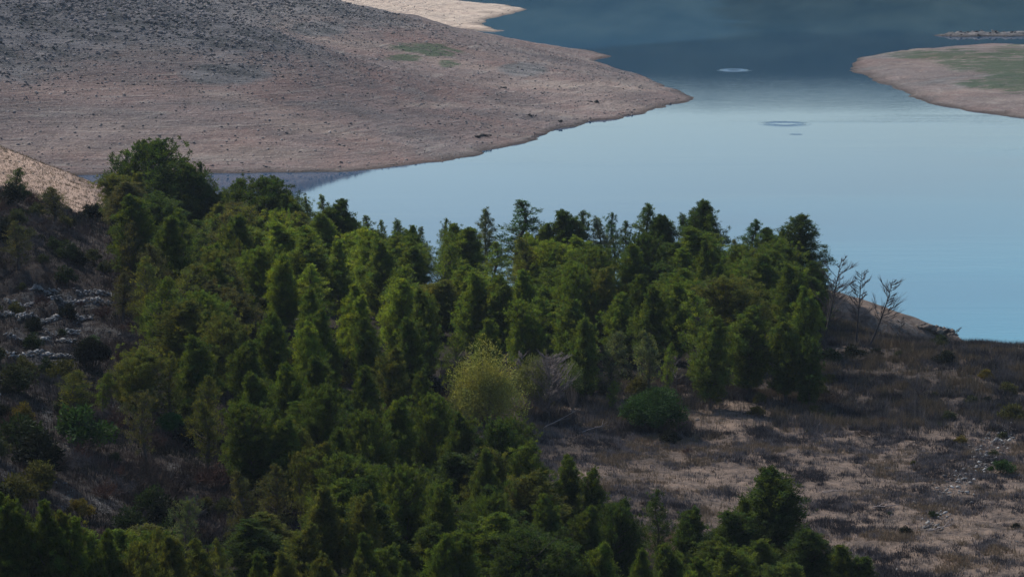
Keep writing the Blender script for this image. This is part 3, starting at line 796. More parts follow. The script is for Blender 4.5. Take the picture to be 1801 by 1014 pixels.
# fill the woods
ENV = np.array([(150, 330), (200, 290), (350, 290), (420, 330), (520, 350), (620, 385), (760, 405), (900, 400), (1000, 390), (1230, 385), (1280, 425), (1340, 410), (1420, 420), (1460, 520)])
def fill(poly, target, mind, hmin, hmax, wmin, wmax, wood, maxtot):
    P = np.array(poly); lo = P.min(0); hi = P.max(0)
    n = 0; tries = 0
    while n < target and tries < 9000 and len(pines) < maxtot:
        tries += 1
        x = rnd.uniform(lo[0], hi[0]); y = rnd.uniform(lo[1], hi[1])
        if sdf(poly, [x], [y])[0] < 0.3: continue
        W = rnd.uniform(wmin, wmax)
        if any((p['x'] - x) ** 2 + (p['y'] - y) ** 2 < (mind * (p['W'] + W) / (wmin + wmax)) ** 2 for p in pines): continue
        H = rnd.uniform(hmin, hmax); z = gz(x, y)
        u, v = project(x, y, z + H)
        if not (-40 < u < 1840) or v > 1020: continue
        if y < 243 and 780 < u < 1050 and v < 730: continue
        if 206 < y < 239 and 440 < u < 900: continue
        if wood == 'lower' and rnd.random() < 0.2: H *= 0.75
        if wood == U:
            lim = np.interp(u, ENV[:, 0], ENV[:, 1]) + 14
            if v < lim: H -= (lim - v) * y / FPX
            if H < 4: continue
            tint = rnd.choices(['mid green', 'grass green', 'deep green', 'olive', 'yellow-green'], [4, 6, 2 if u < 1000 else 4, 2, 5 if 430 < u < 1050 else 1])[0]  # yellow-green favoured mid-wood, putting the sunlit band into the tint
            if u < 420: tint = rnd.choice(['mid green', 'olive', 'brownish', 'deep green'])
        else:
            if u < 600: H *= 0.85
            lim = np.interp(u, [0, 250, 420, 520, 640, 760, 900, 1100, 1250, 1400, 1550], [900, 900, 790, 640, 640, 690, 745, 880, 930, 960, 1000])
            if v < lim: H -= (lim - v) * y / FPX
            if H < 2.6: continue
            tint = rnd.choices(['mid green', 'grass green', 'deep green', 'olive'], [5, 2, 5, 2 if u > 600 else 5])[0]
        kind = rnd.choices(['dense', 'round', 'tall', 'thin'], [7, 2, 1, 1.2 if u > 420 else 5])[0]
        place_pine(x, y, H, W, kind, tint, wood)
        n += 1
fill(UPPER, 135, 2.45, 5.0, 7.8, 4.0, 6.2, U, 262)
fill(LOWER, 80, 2.2, 3.8, 6.4, 3.2, 5.0, Lw, 300)
print('pines', len(pines))

ORD = ['first', 'second', 'third', 'fourth', 'fifth', 'sixth', 'seventh', 'eighth', 'ninth', 'tenth', 'eleventh', 'twelfth', 'thirteenth', 'fourteenth', 'fifteenth', 'sixteenth', 'seventeenth',
       'eighteenth', 'nineteenth', 'twentieth']
TENS = {2: 'twenty', 3: 'thirty', 4: 'forty', 5: 'fifty'}
def ordw(i):
    if i < 20: return ORD[i]
    n = i + 1
    if n % 10 == 0: return TENS[n // 10][:-1] + 'ieth'
    return TENS[n // 10] + '-' + ORD[n % 10 - 1]

def label_rows(items, step, fmt, group_of):
    """band the items by where their tops show, then count along each band"""
    items = sorted(items, key=lambda p: p['v'])
    rows = [items[i:i + step] for i in range(0, len(items), step)]
    for ri, row in enumerate(rows):
        row.sort(key=lambda p: p['u'])
        for i, p in enumerate(row):
            p['o']['label'] = p['label'] or fmt(p, ordw(i), ordw(ri))
KW = {'dense': 'bushy', 'tall': 'slim open', 'round': 'round-headed', 'thin': 'thin twiggy', 'wide': 'broad'}
GR = {U: 'pines of the upper wood by the lake', Lw: 'pines of the lower wood', Hs: 'scattered pines on the left hillside'}
for w, nm, st in ((U, 'upper wood', 24), (Lw, 'lower wood', 22), (Hs, 'left hillside', 40)):
    its = [p for p in pines if p['wood'] == w]
    for p in its:
        p['o']['category'] = 'pine tree'; p['o']['group'] = GR[w]
    if w == Hs:
        label_rows(its, st, lambda p, i, r: '%s %s young pine, %s from the left on the dark left hillside' % (KW[p['kind']], p['tint'], i), None)
    else:
        label_rows(its, st, lambda p, i, r: '%s %s pine, %s from left in the %s band of the %s' % (KW[p['kind']], p['tint'], i, r, nm), None)
for p in pines:
    if abs(p['u'] - 1400) < 3 and p['v'] < 385: p['o']['label'] = 'broad dark pine with a drooping side bough at the right end of the upper wood'
    if abs(p['u'] - 916) < 3 and p['v'] < 360: p['o']['label'] = 'tall open-crowned blue-green pine highest on the middle skyline against the lake'
    if abs(p['u'] - 275) < 3 and p['v'] < 260: p['o']['label'] = 'tall round dark pine rising highest at the left end of the upper wood'
    if abs(p['u'] - 1352) < 3 and p['v'] > 800: p['o']['label'] = 'full dark green pine standing out against the bare field at lower right'
    if abs(p['u'] - 1243) < 3 and p['v'] < 360: p['o']['label'] = 'tall pointed dark pine left of the gap in the skyline'
    if abs(p['u'] - 1078) < 3 and 640 < p['v'] < 690: p['o']['label'] = 'tiny pine sapling with a bare pale stem left of the green bush'

# ------------------------------------------------------------------ special trees and bushes
def leafy(seed, R, H, n, lw, ll, lobes=9, stemh=0.3, flat=0.85):
    """a leafy bush: stems fanning up to several lobes of leaves"""
    r = random.Random(seed); q = np.random.RandomState(seed)
    sb = MB(); lb = MB()
    for i in range(lobes):
        a = i * 2.4 + r.uniform(-0.4, 0.4); f = math.sqrt((i + 0.5) / lobes)
        g_ = f * r.uniform(0.6, 1.3)
        c = np.array([math.cos(a) * R * 0.7 * g_, math.sin(a) * R * 0.7 * g_, H * (stemh + (0.82 - stemh) * (1 - 0.75 * f * f) * r.uniform(0.45, 1.25))])
        rr = R * r.uniform(0.2, 0.46)
        m = c * 0.5 + np.array([0, 0, -0.1 * H])
        tube(sb, [(0, 0, -0.1), m, c], [0.05 * R / 1.5, 0.03 * R / 1.5, 0.012], 4)
        k = n // lobes
        d = q.normal(size=(k, 3)); d /= np.linalg.norm(d, axis=1, keepdims=True); d[:, 2] *= flat
        rad = rr * q.rand(k) ** 0.45
        clump = 1 + 0.28 * np.sin(d[:, 0] * 7 + i) * np.sin(d[:, 1] * 8) * np.sin(d[:, 2] * 6 + 1)
        p = c + d * (rad * clump)[:, None]
        ok = p[:, 2] > 0.05
        p = p[ok]; d = d[ok]; k = len(p)
        t = p + (d * 0.6 + q.normal(size=(k, 3)) * 0.8 + [0, 0, 0.5]) * ll * 0.7
        tone = (0.65 + 0.7 * q.rand(k, 1)) * np.array([[1.0, 1.0, 1.0]]) * (0.85 + 0.3 * r.random())
        diamonds(lb, p, t, lw, tone)
    return sb.mesh('stems', M_bark), lb.mesh('foliage', M_shrub)

def twiggy(seed, R, H, stems=26, twigs=9, th=0.012):
    r = random.Random(seed); q = np.random.RandomState(seed)
    mb = MB()
    for i in range(stems):
        a = r.uniform(0, 6.28); f = math.sqrt(r.random())
        end = np.array([math.cos(a) * R * f, math.sin(a) * R * f, H * (1 - 0.6 * f * f) * r.uniform(0.7, 1.1)])
        mid = end * np.array([0.4, 0.4, 0.55])
        tube(mb, [(0, 0, -0.05), mid, end], [th * 1.6, th, th * 0.5], 3)
        k = twigs * 3
        f2 = q.uniform(0.25, 1, (k, 1)); b = mid * (1 - f2) + end * f2
        t = b + (q.normal(size=(k, 3)) * 0.22 + [0, 0, 0.22]) * min(R, 1.2)
        blades(mb, b, t, 0.022, np.array([[0.8, 0.8, 0.8]]) + 0.5 * q.rand(k, 1))
    return mb.mesh('twigs', M_grass_tint)

def tinted_mat(name):
    t = NT(name)
    oi = t.N.new('ShaderNodeObjectInfo')
    c = t.mix(1.0, oi.outputs['Color'], t.attr().outputs['Color'], 'MULTIPLY')
    return t.base(c, 0.9, 0.1)
M_grass_tint = tinted_mat('dry_twigs')

def bush(name, meshes, x, y, s, tint, label, cat, group=None, sz=1.0, parts=True, stem=(1, 1, 1)):
    e = bpy.data.objects.new(name, None); col.objects.link(e); e.empty_display_size = 0.3
    e.location = (x, y, gz(x, y) - 0.03); e.scale = (s, s, s * sz); e.rotation_euler = (0, 0, rnd.uniform(0, 6.28))
    a = link('stems', meshes[0], e); b = link('foliage', meshes[1], e)
    a.color = tuple(stem) + (1,); b.color = tuple(tint) + (1,)
    return tag(e, label, cat, group)

def at_base(px, py): return hit(px, py, 0)

# the two pale yellow-green trees in the clearing, the grey leafless one and the dark green bush
pale = leafy(101, 2.6, 4.6, 28000, 0.055, 0.15, lobes=30, stemh=0.12, flat=1.3)
x, y, _ = atd(853, 216, 10)
bush('broadleaf_tree', pale, x, y, 1.22, (0.25, 0.27, 0.085), 'pale yellow-green leafy tree, brightest in the clearing between the two woods', 'tree', sz=0.98, stem=(2.2, 2, 1.8))
x, y, _ = atd(932, 221, 10)
bush('broadleaf_tree', leafy(102, 2.1, 4.8, 8000, 0.055, 0.15, lobes=18, stemh=0.3, flat=1.2), x, y, 1.0, (0.11, 0.135, 0.055), 'olive leafy tree just right of the pale yellow-green tree', 'tree', stem=(2.4, 2.3, 2.2))
x, y, _ = atd(1008, 225, 10)
bush('broadleaf_tree', leafy(103, 1.1, 4.2, 2600, 0.055, 0.15, lobes=12, stemh=0.4, flat=1.3), x, y, 1.0, (0.09, 0.13, 0.045), 'green leafy tree right behind the grey leafless tree', 'tree', stem=(2, 2, 2))
evb = leafy(104, 2.2, 3.0, 24000, 0.055, 0.12, lobes=22, stemh=0.2)
x, y, _ = at_base(1146, 760)
bush('evergreen_bush', evb, x, y, 1.42, (0.024, 0.058, 0.018), 'large deep green rounded bush at the edge of the dry field', 'bush', sz=0.85)
x, y, _ = at_base(305, 765)
bush('evergreen_bush', evb, x, y, 0.55, (0.035, 0.11, 0.03), 'small fresh green bush on the left hillside beside the wood', 'bush', sz=1.0)
x, y, _ = at_base(165, 650)
bush('evergreen_bush', evb, x, y, 0.72, (0.008, 0.011, 0.008), 'nearly black dense bush at the right end of the stone terraces', 'bush', sz=1.15)

def bare_tree(seed, H, lean, spread, side=0.0, base_r=0.10, limbs=26, start=0.25, fine=True, curve=0.0):
    limbs = int(limbs * 1.25)
    """leafless tree: trunk and a crown of fine upswept branches"""
    r = random.Random(seed)
    tb = MB(); bb = MB()
    top = np.array([lean[0], lean[1], H])
    def ax(f): return np.array([top[0] * (f + curve * f * (1 - f)), top[1] * f, H * f])
    fs = np.linspace(-0.04, 1, 9)
    tube(tb, [ax(f) for f in fs], [base_r * (1 - 0.88 * max(f, 0)) for f in fs], 6)
    for i in range(limbs):
        f = start + (0.97 - start) * (i + r.random()) / limbs
        o = ax(f)
        a = r.uniform(0, 6.28)
        dx, dy = math.cos(a) + side, math.sin(a)
        L = spread * (1.05 - f) ** 0.45 * r.uniform(0.35, 1.25) + 0.1
        pts = [o]; el = r.uniform(0.2, 0.5)
        d = np.array([dx, dy, el]); d /= np.linalg.norm(d)
        for k in range(4):
            pts.append(pts[-1] + d * L / 4)
            d = d + np.array([r.gauss(0, 0.1), r.gauss(0, 0.1), 0.13]); d /= np.linalg.norm(d)
        tube(bb, pts, [0.034 * (1 - f * 0.5), 0.024, 0.019, 0.015, 0.008], 4)
        for k in range(14):
            g = r.uniform(0.25, 1); j = min(3, int(g * 4)); b0 = pts[j] + (pts[j + 1] - pts[j]) * (g * 4 - j)
            dd = (pts[j + 1] - pts[j]); dd /= np.linalg.norm(dd) + 1e-6
            dd = dd + np.array([r.gauss(0, 0.32), r.gauss(0, 0.32), r.gauss(0.22, 0.22)]); dd /= np.linalg.norm(dd)
            l2 = L * r.uniform(0.25, 0.6)
            m = b0 + dd * l2 * 0.5; e2 = b0 + dd * l2 + np.array([0, 0, 0.08 * l2])
            tube(bb, [b0, m, e2], [0.016, 0.013, 0.009], 3)
    return tb.mesh('trunk', M_dead), bb.mesh('branches', M_dead)

def dead_tree(px, py, ms, label, colr, group=None, name='dead_tree', scale=1.0, d=None, rot=0.0):
    if d is None:
        x, y, _ = at_base(px, py)
    else:
        x, y, _ = atd(px, d, 3)
    e = bpy.data.objects.new(name, None); col.objects.link(e); e.empty_display_size = 0.3
    e.location = (x, y, gz(x, y)); e.scale = (scale,) * 3; e.rotation_euler = (0, 0, rot)
    for n_, m in zip(('trunk', 'branches'), ms):
        o = link(n_, m, e); o.color = tuple(colr) + (1,)
    return tag(e, label, 'dead tree', group)
DK = (0.42, 0.42, 0.46)
GD = 'bare trees on the lake edge'
dead_tree(1449, 612, bare_tree(201, 8.0, (1.5, 0), 2.4, 0.55, 0.12, 34, 0.22), 'tallest bare dark tree leaning right on the lake edge, nearest the pines', DK, GD, d=262)
dead_tree(1438, 585, bare_tree(202, 6.0, (2.0, 0.4), 1.0, 0.2, 0.09, 16, 0.35), 'slanting bare trunk between the broad end pine and the tallest bare tree', DK, GD, d=265)
dead_tree(1505, 612, bare_tree(203, 6.9, (0.45, 0), 1.6, 0.05, 0.11, 34, 0.3), 'upright bare dark tree with level side branches, middle of the lake-edge bare trees', DK, GD, d=262)
dead_tree(1528, 618, bare_tree(204, 6.4, (2.1, 0), 2.1, 0.7, 0.11, 26, 0.35, curve=0.35), 'bare tree leaning right with all its branches swept right, rightmost on the lake edge', DK, GD, d=261)
dead_tree(1583, 615, bare_tree(205, 2.8, (0.1, 0), 0.6, 0.0, 0.04, 12, 0.3), 'small thin bare sapling right of the swept bare tree', DK, GD, d=262)
dead_tree(1660, 604, bare_tree(206, 1.5, (1.2, 0), 0.9, 0.4, 0.05, 6, 0.4), 'low bent bare bough standing on the lake edge right of the rocky nose', DK, None, d=263)
GW = (1.25, 1.2, 1.25)
dead_tree(965, 735, bare_tree(207, 4.8, (0.1, 0.1), 2.1, 0.0, 0.07, 90, 0.08), 'pale grey leafless tree at the clearing edge, right of the olive tree', GW)
dead_tree(925, 700, bare_tree(208, 3.6, (-0.3, 0.1), 1.0, 0.0, 0.05, 16, 0.2), 'slim pale forked leafless tree left of the large pale grey leafless tree', GW)
dead_tree(1225, 690, bare_tree(209, 4.2, (0.2, 0.1), 0.9, 0.0, 0.05, 14, 0.3), 'thin leafless tree against the dark wood edge right of the green bush', (0.8, 0.8, 0.85))
dead_tree(1190, 700, bare_tree(210, 3.4, (-0.1, 0.1), 0.9, 0.0, 0.05, 14, 0.25), 'grey twiggy leafless tree just behind the deep green bush', (0.9, 0.9, 0.95))
# fallen pale branches on the field
for i, (px, py, L, rot, lab) in enumerate([(985, 752, 4.2, 0.75, 'pale fallen branch slanting up out of the grass below the grey leafless tree'), (1040, 762, 3.0, 0.45, 'low pale fallen branch lying right of the slanting one'),
                                           (1465, 872, 1.8, -0.6, 'short white fallen branch lying on the dry field right of the dark pine'), (1560, 898, 2.0, -0.15, 'thin white fallen branch lying in the middle of the dry field'),
                                           (1655, 937, 1.8, 0.1, 'white fallen branch lying beside the tumbled stone wall'), (1500, 640, 2.2, -0.1, 'faint pale fallen branch lying near the bare trees')]):
    r_ = at_base(px, py)
    mb = MB(); q = random.Random(300 + i)
    pts = [np.array([k * L / 5 - L / 2, q.gauss(0, 0.08), 0.12 + 0.22 * k * (1 if i == 0 else 0.35) + q.gauss(0, 0.03)]) for k in range(6)]
    tube(mb, pts, [0.05, 0.045, 0.038, 0.03, 0.02, 0.01], 5)
    for k in range(8):
        j = q.randrange(1, 5); e2 = pts[j] + np.array([q.uniform(0.2, 0.7), q.gauss(0, 0.4), q.uniform(0.05, 0.35)])
        tube(mb, [pts[j], (pts[j] + e2) / 2 + 0.03, e2], [0.02, 0.014, 0.007], 4)
    o = link('fallen_branch', mb.mesh('fallen_branch', M_dead), None, (r_[0], r_[1], r_[2])); o.rotation_euler = (0, 0, rot)
    o.color = (1.9, 1.8, 1.8, 1) if i != 5 else (1.6, 1.5, 1.5, 1)
    tag(o, lab, 'fallen branch', 'fallen branches on the dry field')

# ------------------------------------------------------------------ shrubs of the hillside and field
SH = [leafy(400 + i, 1.0, 1.25, 2400, 0.07, 0.14, lobes=9 + i, stemh=0.1) for i in range(4)]
TW = [twiggy(420 + i, 1.0, 1.15) for i in range(3)]
STINT = {'dark green': (0.020, 0.034, 0.014), 'near-black': (0.010, 0.014, 0.010), 'olive': (0.060, 0.064, 0.022), 'mustard': (0.10, 0.085, 0.02), 'leaf green': (0.030, 0.065, 0.02), 'dull green': (0.035, 0.045, 0.022)}
TTINT = {'brown': (0.060, 0.043, 0.034), 'rusty': (0.085, 0.045, 0.034), 'grey': (0.085, 0.078, 0.080), 'straw': (0.15, 0.115, 0.07)}
shrubs = []
def shrub(x, y, s, leaf, tint, where, sz=1.0):
    z = gz(x, y)
    if leaf:
        e = bush('shrub', SH[rnd.randrange(4)], x, y, s, STINT[tint], None, 'shrub', None, sz)
    else:
        e = link('shrub', TW[rnd.randrange(3)], None, (x, y, z - 0.02)); e.scale = (s, s, s * sz); e.rotation_euler = (0, 0, rnd.uniform(0, 6.28))
        e.color = TTINT[tint] + (1,); tag(e, None, 'shrub')
    u, v = project(x, y, z + s)
    shrubs.append(dict(o=e, x=x, y=y, W=2 * s, u=u, v=v, tint=tint, leaf=leaf, where=where, s=s, label=None))
for a in [(140, 790, 2.0, 1, 'leaf green'), (20, 365, 1.6, 1, 'near-black'), (120, 460, 1.3, 1, 'dark green'), (140, 470, 1.0, 1, 'near-black'), (115, 500, 1.1, 1, 'dark green'), (170, 382, 1.2, 1, 'near-black'),
          (40, 800, 1.7, 1, 'dark green'), (70, 830, 1.8, 1, 'near-black'), (130, 730, 1.3, 1, 'dark green'), (340, 790, 1.3, 1, 'near-black'), (350, 760, 1.0, 1, 'olive'), (40, 745, 1.0, 1, 'mustard'), (240, 560, 1.2, 1, 'olive'),
          (110, 680, 1.5, 1, 'olive'), (30, 690, 1.5, 1, 'dull green'), (25, 555, 0.8, 1, 'olive'), (300, 965, 1.2, 1, 'dark green'), (290, 930, 1.4, 1, 'near-black'), (140, 910, 0.8, 1, 'mustard'), (70, 870, 1.4, 1, 'olive'),
          (30, 890, 1.3, 1, 'olive'), (250, 870, 1.5, 0, 'brown'), (120, 560, 0.9, 1, 'near-black'), (60, 585, 0.9, 1, 'near-black'), (75, 545, 0.9, 0, 'rusty'), (180, 560, 1.0, 0, 'rusty'), (380, 860, 1.4, 0, 'rusty')]:
    r_ = at_base(a[0], a[1])
    if r_: shrub(r_[0], r_[1], a[2], a[3], a[4], 'hill')
cnt = 0; tries = 0
while cnt < 150 and tries < 9000:
    tries += 1
    y = rnd.uniform(140, 296); px = rnd.uniform(-20, 520)
    x = atd(px, y, 10)[0]
    if sdf(UPPER, [x], [y])[0] > 0 or sdf(LOWER, [x], [y])[0] > 0: continue
    if sdf(near_poly, [x], [y])[0] < 5: continue
    s = rnd.uniform(0.5, 1.25) * (0.8 if 203 < y < 240 and px < 210 else 1)
    u, v = project(x, y, gz(x, y))
    if v > 1040: continue
    if 203 < y < 240 and px < 210 and rnd.random() < 0.55: continue
    if any((p['x'] - x) ** 2 + (p['y'] - y) ** 2 < (0.42 * (p['W'] + 2 * s)) ** 2 for p in shrubs): continue
    leaf = rnd.random() < 0.5
    shrub(x, y, s, leaf, rnd.choices(list(STINT), [4, 4, 2, 0.5, 1, 4])[0] if leaf else rnd.choices(list(TTINT), [5, 3, 3, 0.6])[0], 'hill'); cnt += 1
cnt = 0
for k in range(400):
    if cnt >= 42: break
    px = rnd.uniform(440, 1470); y = rnd.uniform(218, 232) if px < 820 else (rnd.uniform(231, 242) if px > 1030 else -1)
    if y < 0: continue
    x = atd(px, y, 4)[0]; s = rnd.uniform(0.6, 1.35)
    if any((p['x'] - x) ** 2 + (p['y'] - y) ** 2 < (0.4 * (p['W'] + 2 * s)) ** 2 for p in shrubs): continue
    leaf = rnd.random() < 0.6
    shrub(x, y, s, leaf, rnd.choice(['dark green', 'near-black', 'dull green', 'olive']) if leaf else rnd.choice(['grey', 'brown']), 'edge', rnd.uniform(0.8, 1.3)); cnt += 1
cnt = 0; tries = 0
while cnt < 75 and tries < 6000:
    tries += 1
    y = rnd.uniform(160, 266) if rnd.random() < 0.45 else rnd.uniform(218, 264); px = rnd.uniform(900, 1830)
    x = atd(px, y, 4)[0]
    if sdf(UPPER, [x], [y])[0] > -0.5 or sdf(LOWER, [x], [y])[0] > -1: continue
    u, v = project(x, y, gz(x, y))
    if v < 600: continue
    s = rnd.uniform(0.35, 0.95) if y > 214 else rnd.uniform(0.2, 0.5)
    if any((p['x'] - x) ** 2 + (p['y'] - y) ** 2 < (0.4 * (p['W'] + 2 * s)) ** 2 for p in shrubs): continue
    leaf = rnd.random() < 0.4
    shrub(x, y, s, leaf, rnd.choices(list(STINT), [4, 3, 3, 1.0, 1, 4])[0] if leaf else rnd.choices(list(TTINT), [5, 2, 4, 2])[0], 'field', 0.8); cnt += 1
for a in [(1665, 640, 1.1, 1, 'near-black'), (1500, 632, 1.3, 1, 'near-black'), (1460, 640, 1.3, 1, 'dark green'), (1540, 628, 0.8, 1, 'near-black'), (1762, 835, 1.0, 1, 'leaf green'), (1782, 740, 1.3, 1, 'olive'), (1690, 780, 0.6, 1, 'mustard')]:
    r_ = at_base(a[0], a[1])
    if r_: shrub(r_[0], r_[1], a[2], a[3], a[4], 'field', 0.75)
for w, nm, gname in (('hill', 'left hillside', 'shrubs on the left hillside'), ('field', 'dry field', 'shrubs on the dry field'), ('edge', 'wood edge', 'undergrowth along the front of the upper wood')):
    its = [p for p in shrubs if p['where'] == w]
    for p in its: p['o']['group'] = gname
    label_rows(its, 22, lambda p, i, r: '%s %s %s shrub, %s from left in the %s band of the %s' %
               ('large' if p['s'] > 1.05 else ('small' if p['s'] < 0.65 else 'mid-sized'), p['tint'], 'leafy' if p['leaf'] else 'twiggy', i, r, nm), None)
print('shrubs', len(shrubs))

# ------------------------------------------------------------------ stones
ICO_V = np.array([(1, 0, 0), (-1, 0, 0), (0, 1, 0), (0, -1, 0), (0, 0, 1), (0, 0, -1), (.6, .6, .55), (-.6, .6, .5), (-.6, -.6, .55), (.6, -.6, .5)], float)
from itertools import product
def _hull(V):
    import bmesh
    bm = bmesh.new()
    for v in V: bm.verts.new(v)
    bmesh.ops.convex_hull(bm, input=bm.verts)
    bmesh.ops.triangulate(bm, faces=bm.faces)
    bm.verts.index_update(); bm.verts.ensure_lookup_table()
    vv = np.array([v.co[:] for v in bm.verts]); ff = np.array([[v.index for v in f.verts] for f in bm.faces]); bm.free()
    return vv, ff
STN = [_hull(ICO_V * (1 + 0.35 * RS.rand(10, 1)) + RS.normal(size=(10, 3)) * 0.12) for _ in range(6)]

def stones(mb, P, S, tones, flat=0.6):
    """many stones at once"""
    P = np.asarray(P); n = len(P)
    which = RS.randint(0, len(STN), n)
    for w in range(len(STN)):
        id_ = np.where(which == w)[0]
        if not len(id_): continue
        V, F = STN[w]
        m = len(id_)
        a = RS.rand(m) * 6.28; ca, sa = np.cos(a)[:, None], np.sin(a)[:, None]
        sc = S[id_][:, None] * (0.6 + 0.8 * RS.rand(m, 3)) * np.array([1, 1, flat])
        X = V[None, :, 0] * sc[:, :1]; Y = V[None, :, 1] * sc[:, 1:2]; Z = V[None, :, 2] * sc[:, 2:3]
        T = RS.normal(size=(m, 2)) * 0.25
        Z2 = Z + X * T[:, :1] + Y * T[:, 1:]
        W = np.stack([X * ca - Y * sa, X * sa + Y * ca, Z2], -1) + P[id_][:, None, :]
        k = len(V)
        Fa = (F[None] + (np.arange(m) * k)[:, None, None]).reshape(-1, 3)
        mb.add(W.reshape(-1, 3), Fa, None, np.repeat(tones[id_], k, 0))

# loose stones over the far hillside
n = 46000
px = RS.uniform(-60, 1230, n); py = RS.uniform(0, 305, n) ** 1.0
Z0 = RS.uniform(0, 1, n)
x = np.empty(n); y = np.empty(n)
X = RS.uniform(-110, 38, n * 3); Y = RS.uniform(408, 600, n * 3)
X[:9000] = RS.uniform(-60, 10, 9000); Y[:9000] = RS.uniform(630, 830, 9000)
H_, rg_ = far_h(X, Y)
dn = sdf(far_poly, X, Y)
keep = (dn > 0.5) & (RS.rand(len(X)) < 0.08 + 0.38 * rg_)
X, Y, H_, rg_ = X[keep], Y[keep], H_[keep], rg_[keep]
S = 0.08 + 0.16 * RS.rand(len(X)) ** 2 + rg_ * 0.30 * RS.rand(len(X)) ** 3
dark = RS.rand(len(X)) < 0.05 + 0.16 * rg_ * (1 + fbm(X / 9, Y / 9, 3, 8))
base = np.where(dark[:, None], np.array([[0.055, 0.060, 0.052]]), np.array([[0.23, 0.205, 0.20]]))
tone = base * (0.55 + 0.8 * RS.rand(len(X), 1))
mb = MB(); sel = ~dark
stones(mb, np.stack([X, Y, H_], 1)[sel], S[sel], tone[sel])
tag(link('loose_stones', mb.mesh('loose_stones', M_stone)), 'pale loose stones strewn over the far rocky hillside', 'stones', kind='stuff')
mb = MB()
stones(mb, np.stack([X, Y, H_], 1)[dark], S[dark] * 0.9, tone[dark] * 1.5, 0.5)
tag(link('far_scrub', mb.mesh('far_scrub', M_stone)), 'low dark scrub dotted over the far rocky hillside', 'scrub', kind='stuff')
# a few dark lumps on the bare shore that can be told apart
for i, (px_, py_, s, lab) in enumerate([(1042, 180, 0.9, 'dark low boulder near the tip of the bare peninsula'), (933, 204, 0.75, 'dark low boulder left of the one near the peninsula tip'),
                                        (985, 214, 0.55, 'dark rock pile right at the water by the notch in the far shore'), (885, 155, 0.6, 'small dark boulder below the grey hollow of the peninsula'),
                                        (848, 240, 0.9, 'dark rock on the far shore just left of the shoreline notch')]):
    a, b, c = ray(px_, py_); dd = np.arange(405, 620, 0.25); tt = dd / b
    hz, _ = far_h(a * tt, dd); zz = CAM_H + c * tt; k = int(np.argmax(zz <= hz))
    mb = MB(); m = 9
    stones(mb, RS.normal(size=(m, 3)) * [s * 0.5, s * 0.5, 0.05] + [0, 0, 0.05], s * (0.2 + 0.25 * RS.rand(m)), np.array([[0.055, 0.05, 0.048]]) * (0.6 + 0.8 * RS.rand(m, 1)))
    o = link('boulder', mb.mesh('boulder', M_stone), None, (a * tt[k], dd[k], hz[k]))
    tag(o, lab, 'boulder', 'dark boulders on the far shore')
# the dark undercut rock at the nose of the near spit
mb = MB(); cx_, cy_, _ = atd(1655, 279.6, 0.8); m = 70
P = np.stack([RS.uniform(-2.3, 1.5, m), RS.normal(size=m) * 0.5, np.zeros(m)], 1)
P[:, 2] = 0.15 - 0.16 * P[:, 0] + RS.rand(m) * 0.35; P[:, 1] += -0.15 * P[:, 0]
stones(mb, P, 0.2 + 0.22 * RS.rand(m), np.array([[0.17, 0.145, 0.125]]) * (0.5 + 0.8 * RS.rand(m, 1)), 0.55)
tag(link('rock_outcrop', mb.mesh('rock_outcrop', M_stone), None, (cx_, cy_, gz(cx_, cy_))), 'dark weathered rock nose at the tip of the spit beyond the bare trees', 'rock')
# stones on the low spit
m = 900
X = RS.uniform(80, 150, m); Y = RS.uniform(655, 730, m); dn = sdf(spit_poly, X, Y); k = dn > 0.2
mb = MB(); stones(mb, np.stack([X, Y, spit_h(X, Y)], 1)[k], 0.2 + 0.35 * RS.rand(k.sum()), np.array([[0.11, 0.10, 0.10]]) * (0.4 + 0.9 * RS.rand(k.sum(), 1)))
tag(link('spit_stones', mb.mesh('spit_stones', M_stone)), 'dark rubble along the low far spit', 'stones', kind='stuff')

# rubble on the hillside and field: follows the pale patches
X = RS.uniform(-70, 62, 90000); Y = RS.uniform(135, 385, 90000); Zg = HG(X, Y)
V = np.stack([X, Y, Zg], 1)
cc = near_col(V)
pr = cc[:, 2] ** 1.5 * np.where(Y > 300, 0.25, 0.4) * (fbm(X / 2.2, Y / 0.9, 3, 66) > 0) + 0.01
k = (RS.rand(len(X)) < pr) & (sdf(near_poly, X, Y) > 0.6)
V = V[k]
S = (0.05 + 0.12 * RS.rand(len(V)) ** 2)
warm = np.where((V[:, 1] > 300)[:, None], np.array([[0.40, 0.33, 0.27]]), np.array([[0.24, 0.235, 0.23]]))  # spur stones lighter, sunlight put into their tone
mb = MB(); stones(mb, V, S, warm * (0.45 + 0.75 * RS.rand(len(V), 1)))
tag(link('rubble', mb.mesh('rubble', M_stone)), 'pale limestone rubble lying between the shrubs on the near slopes', 'rubble', kind='stuff')

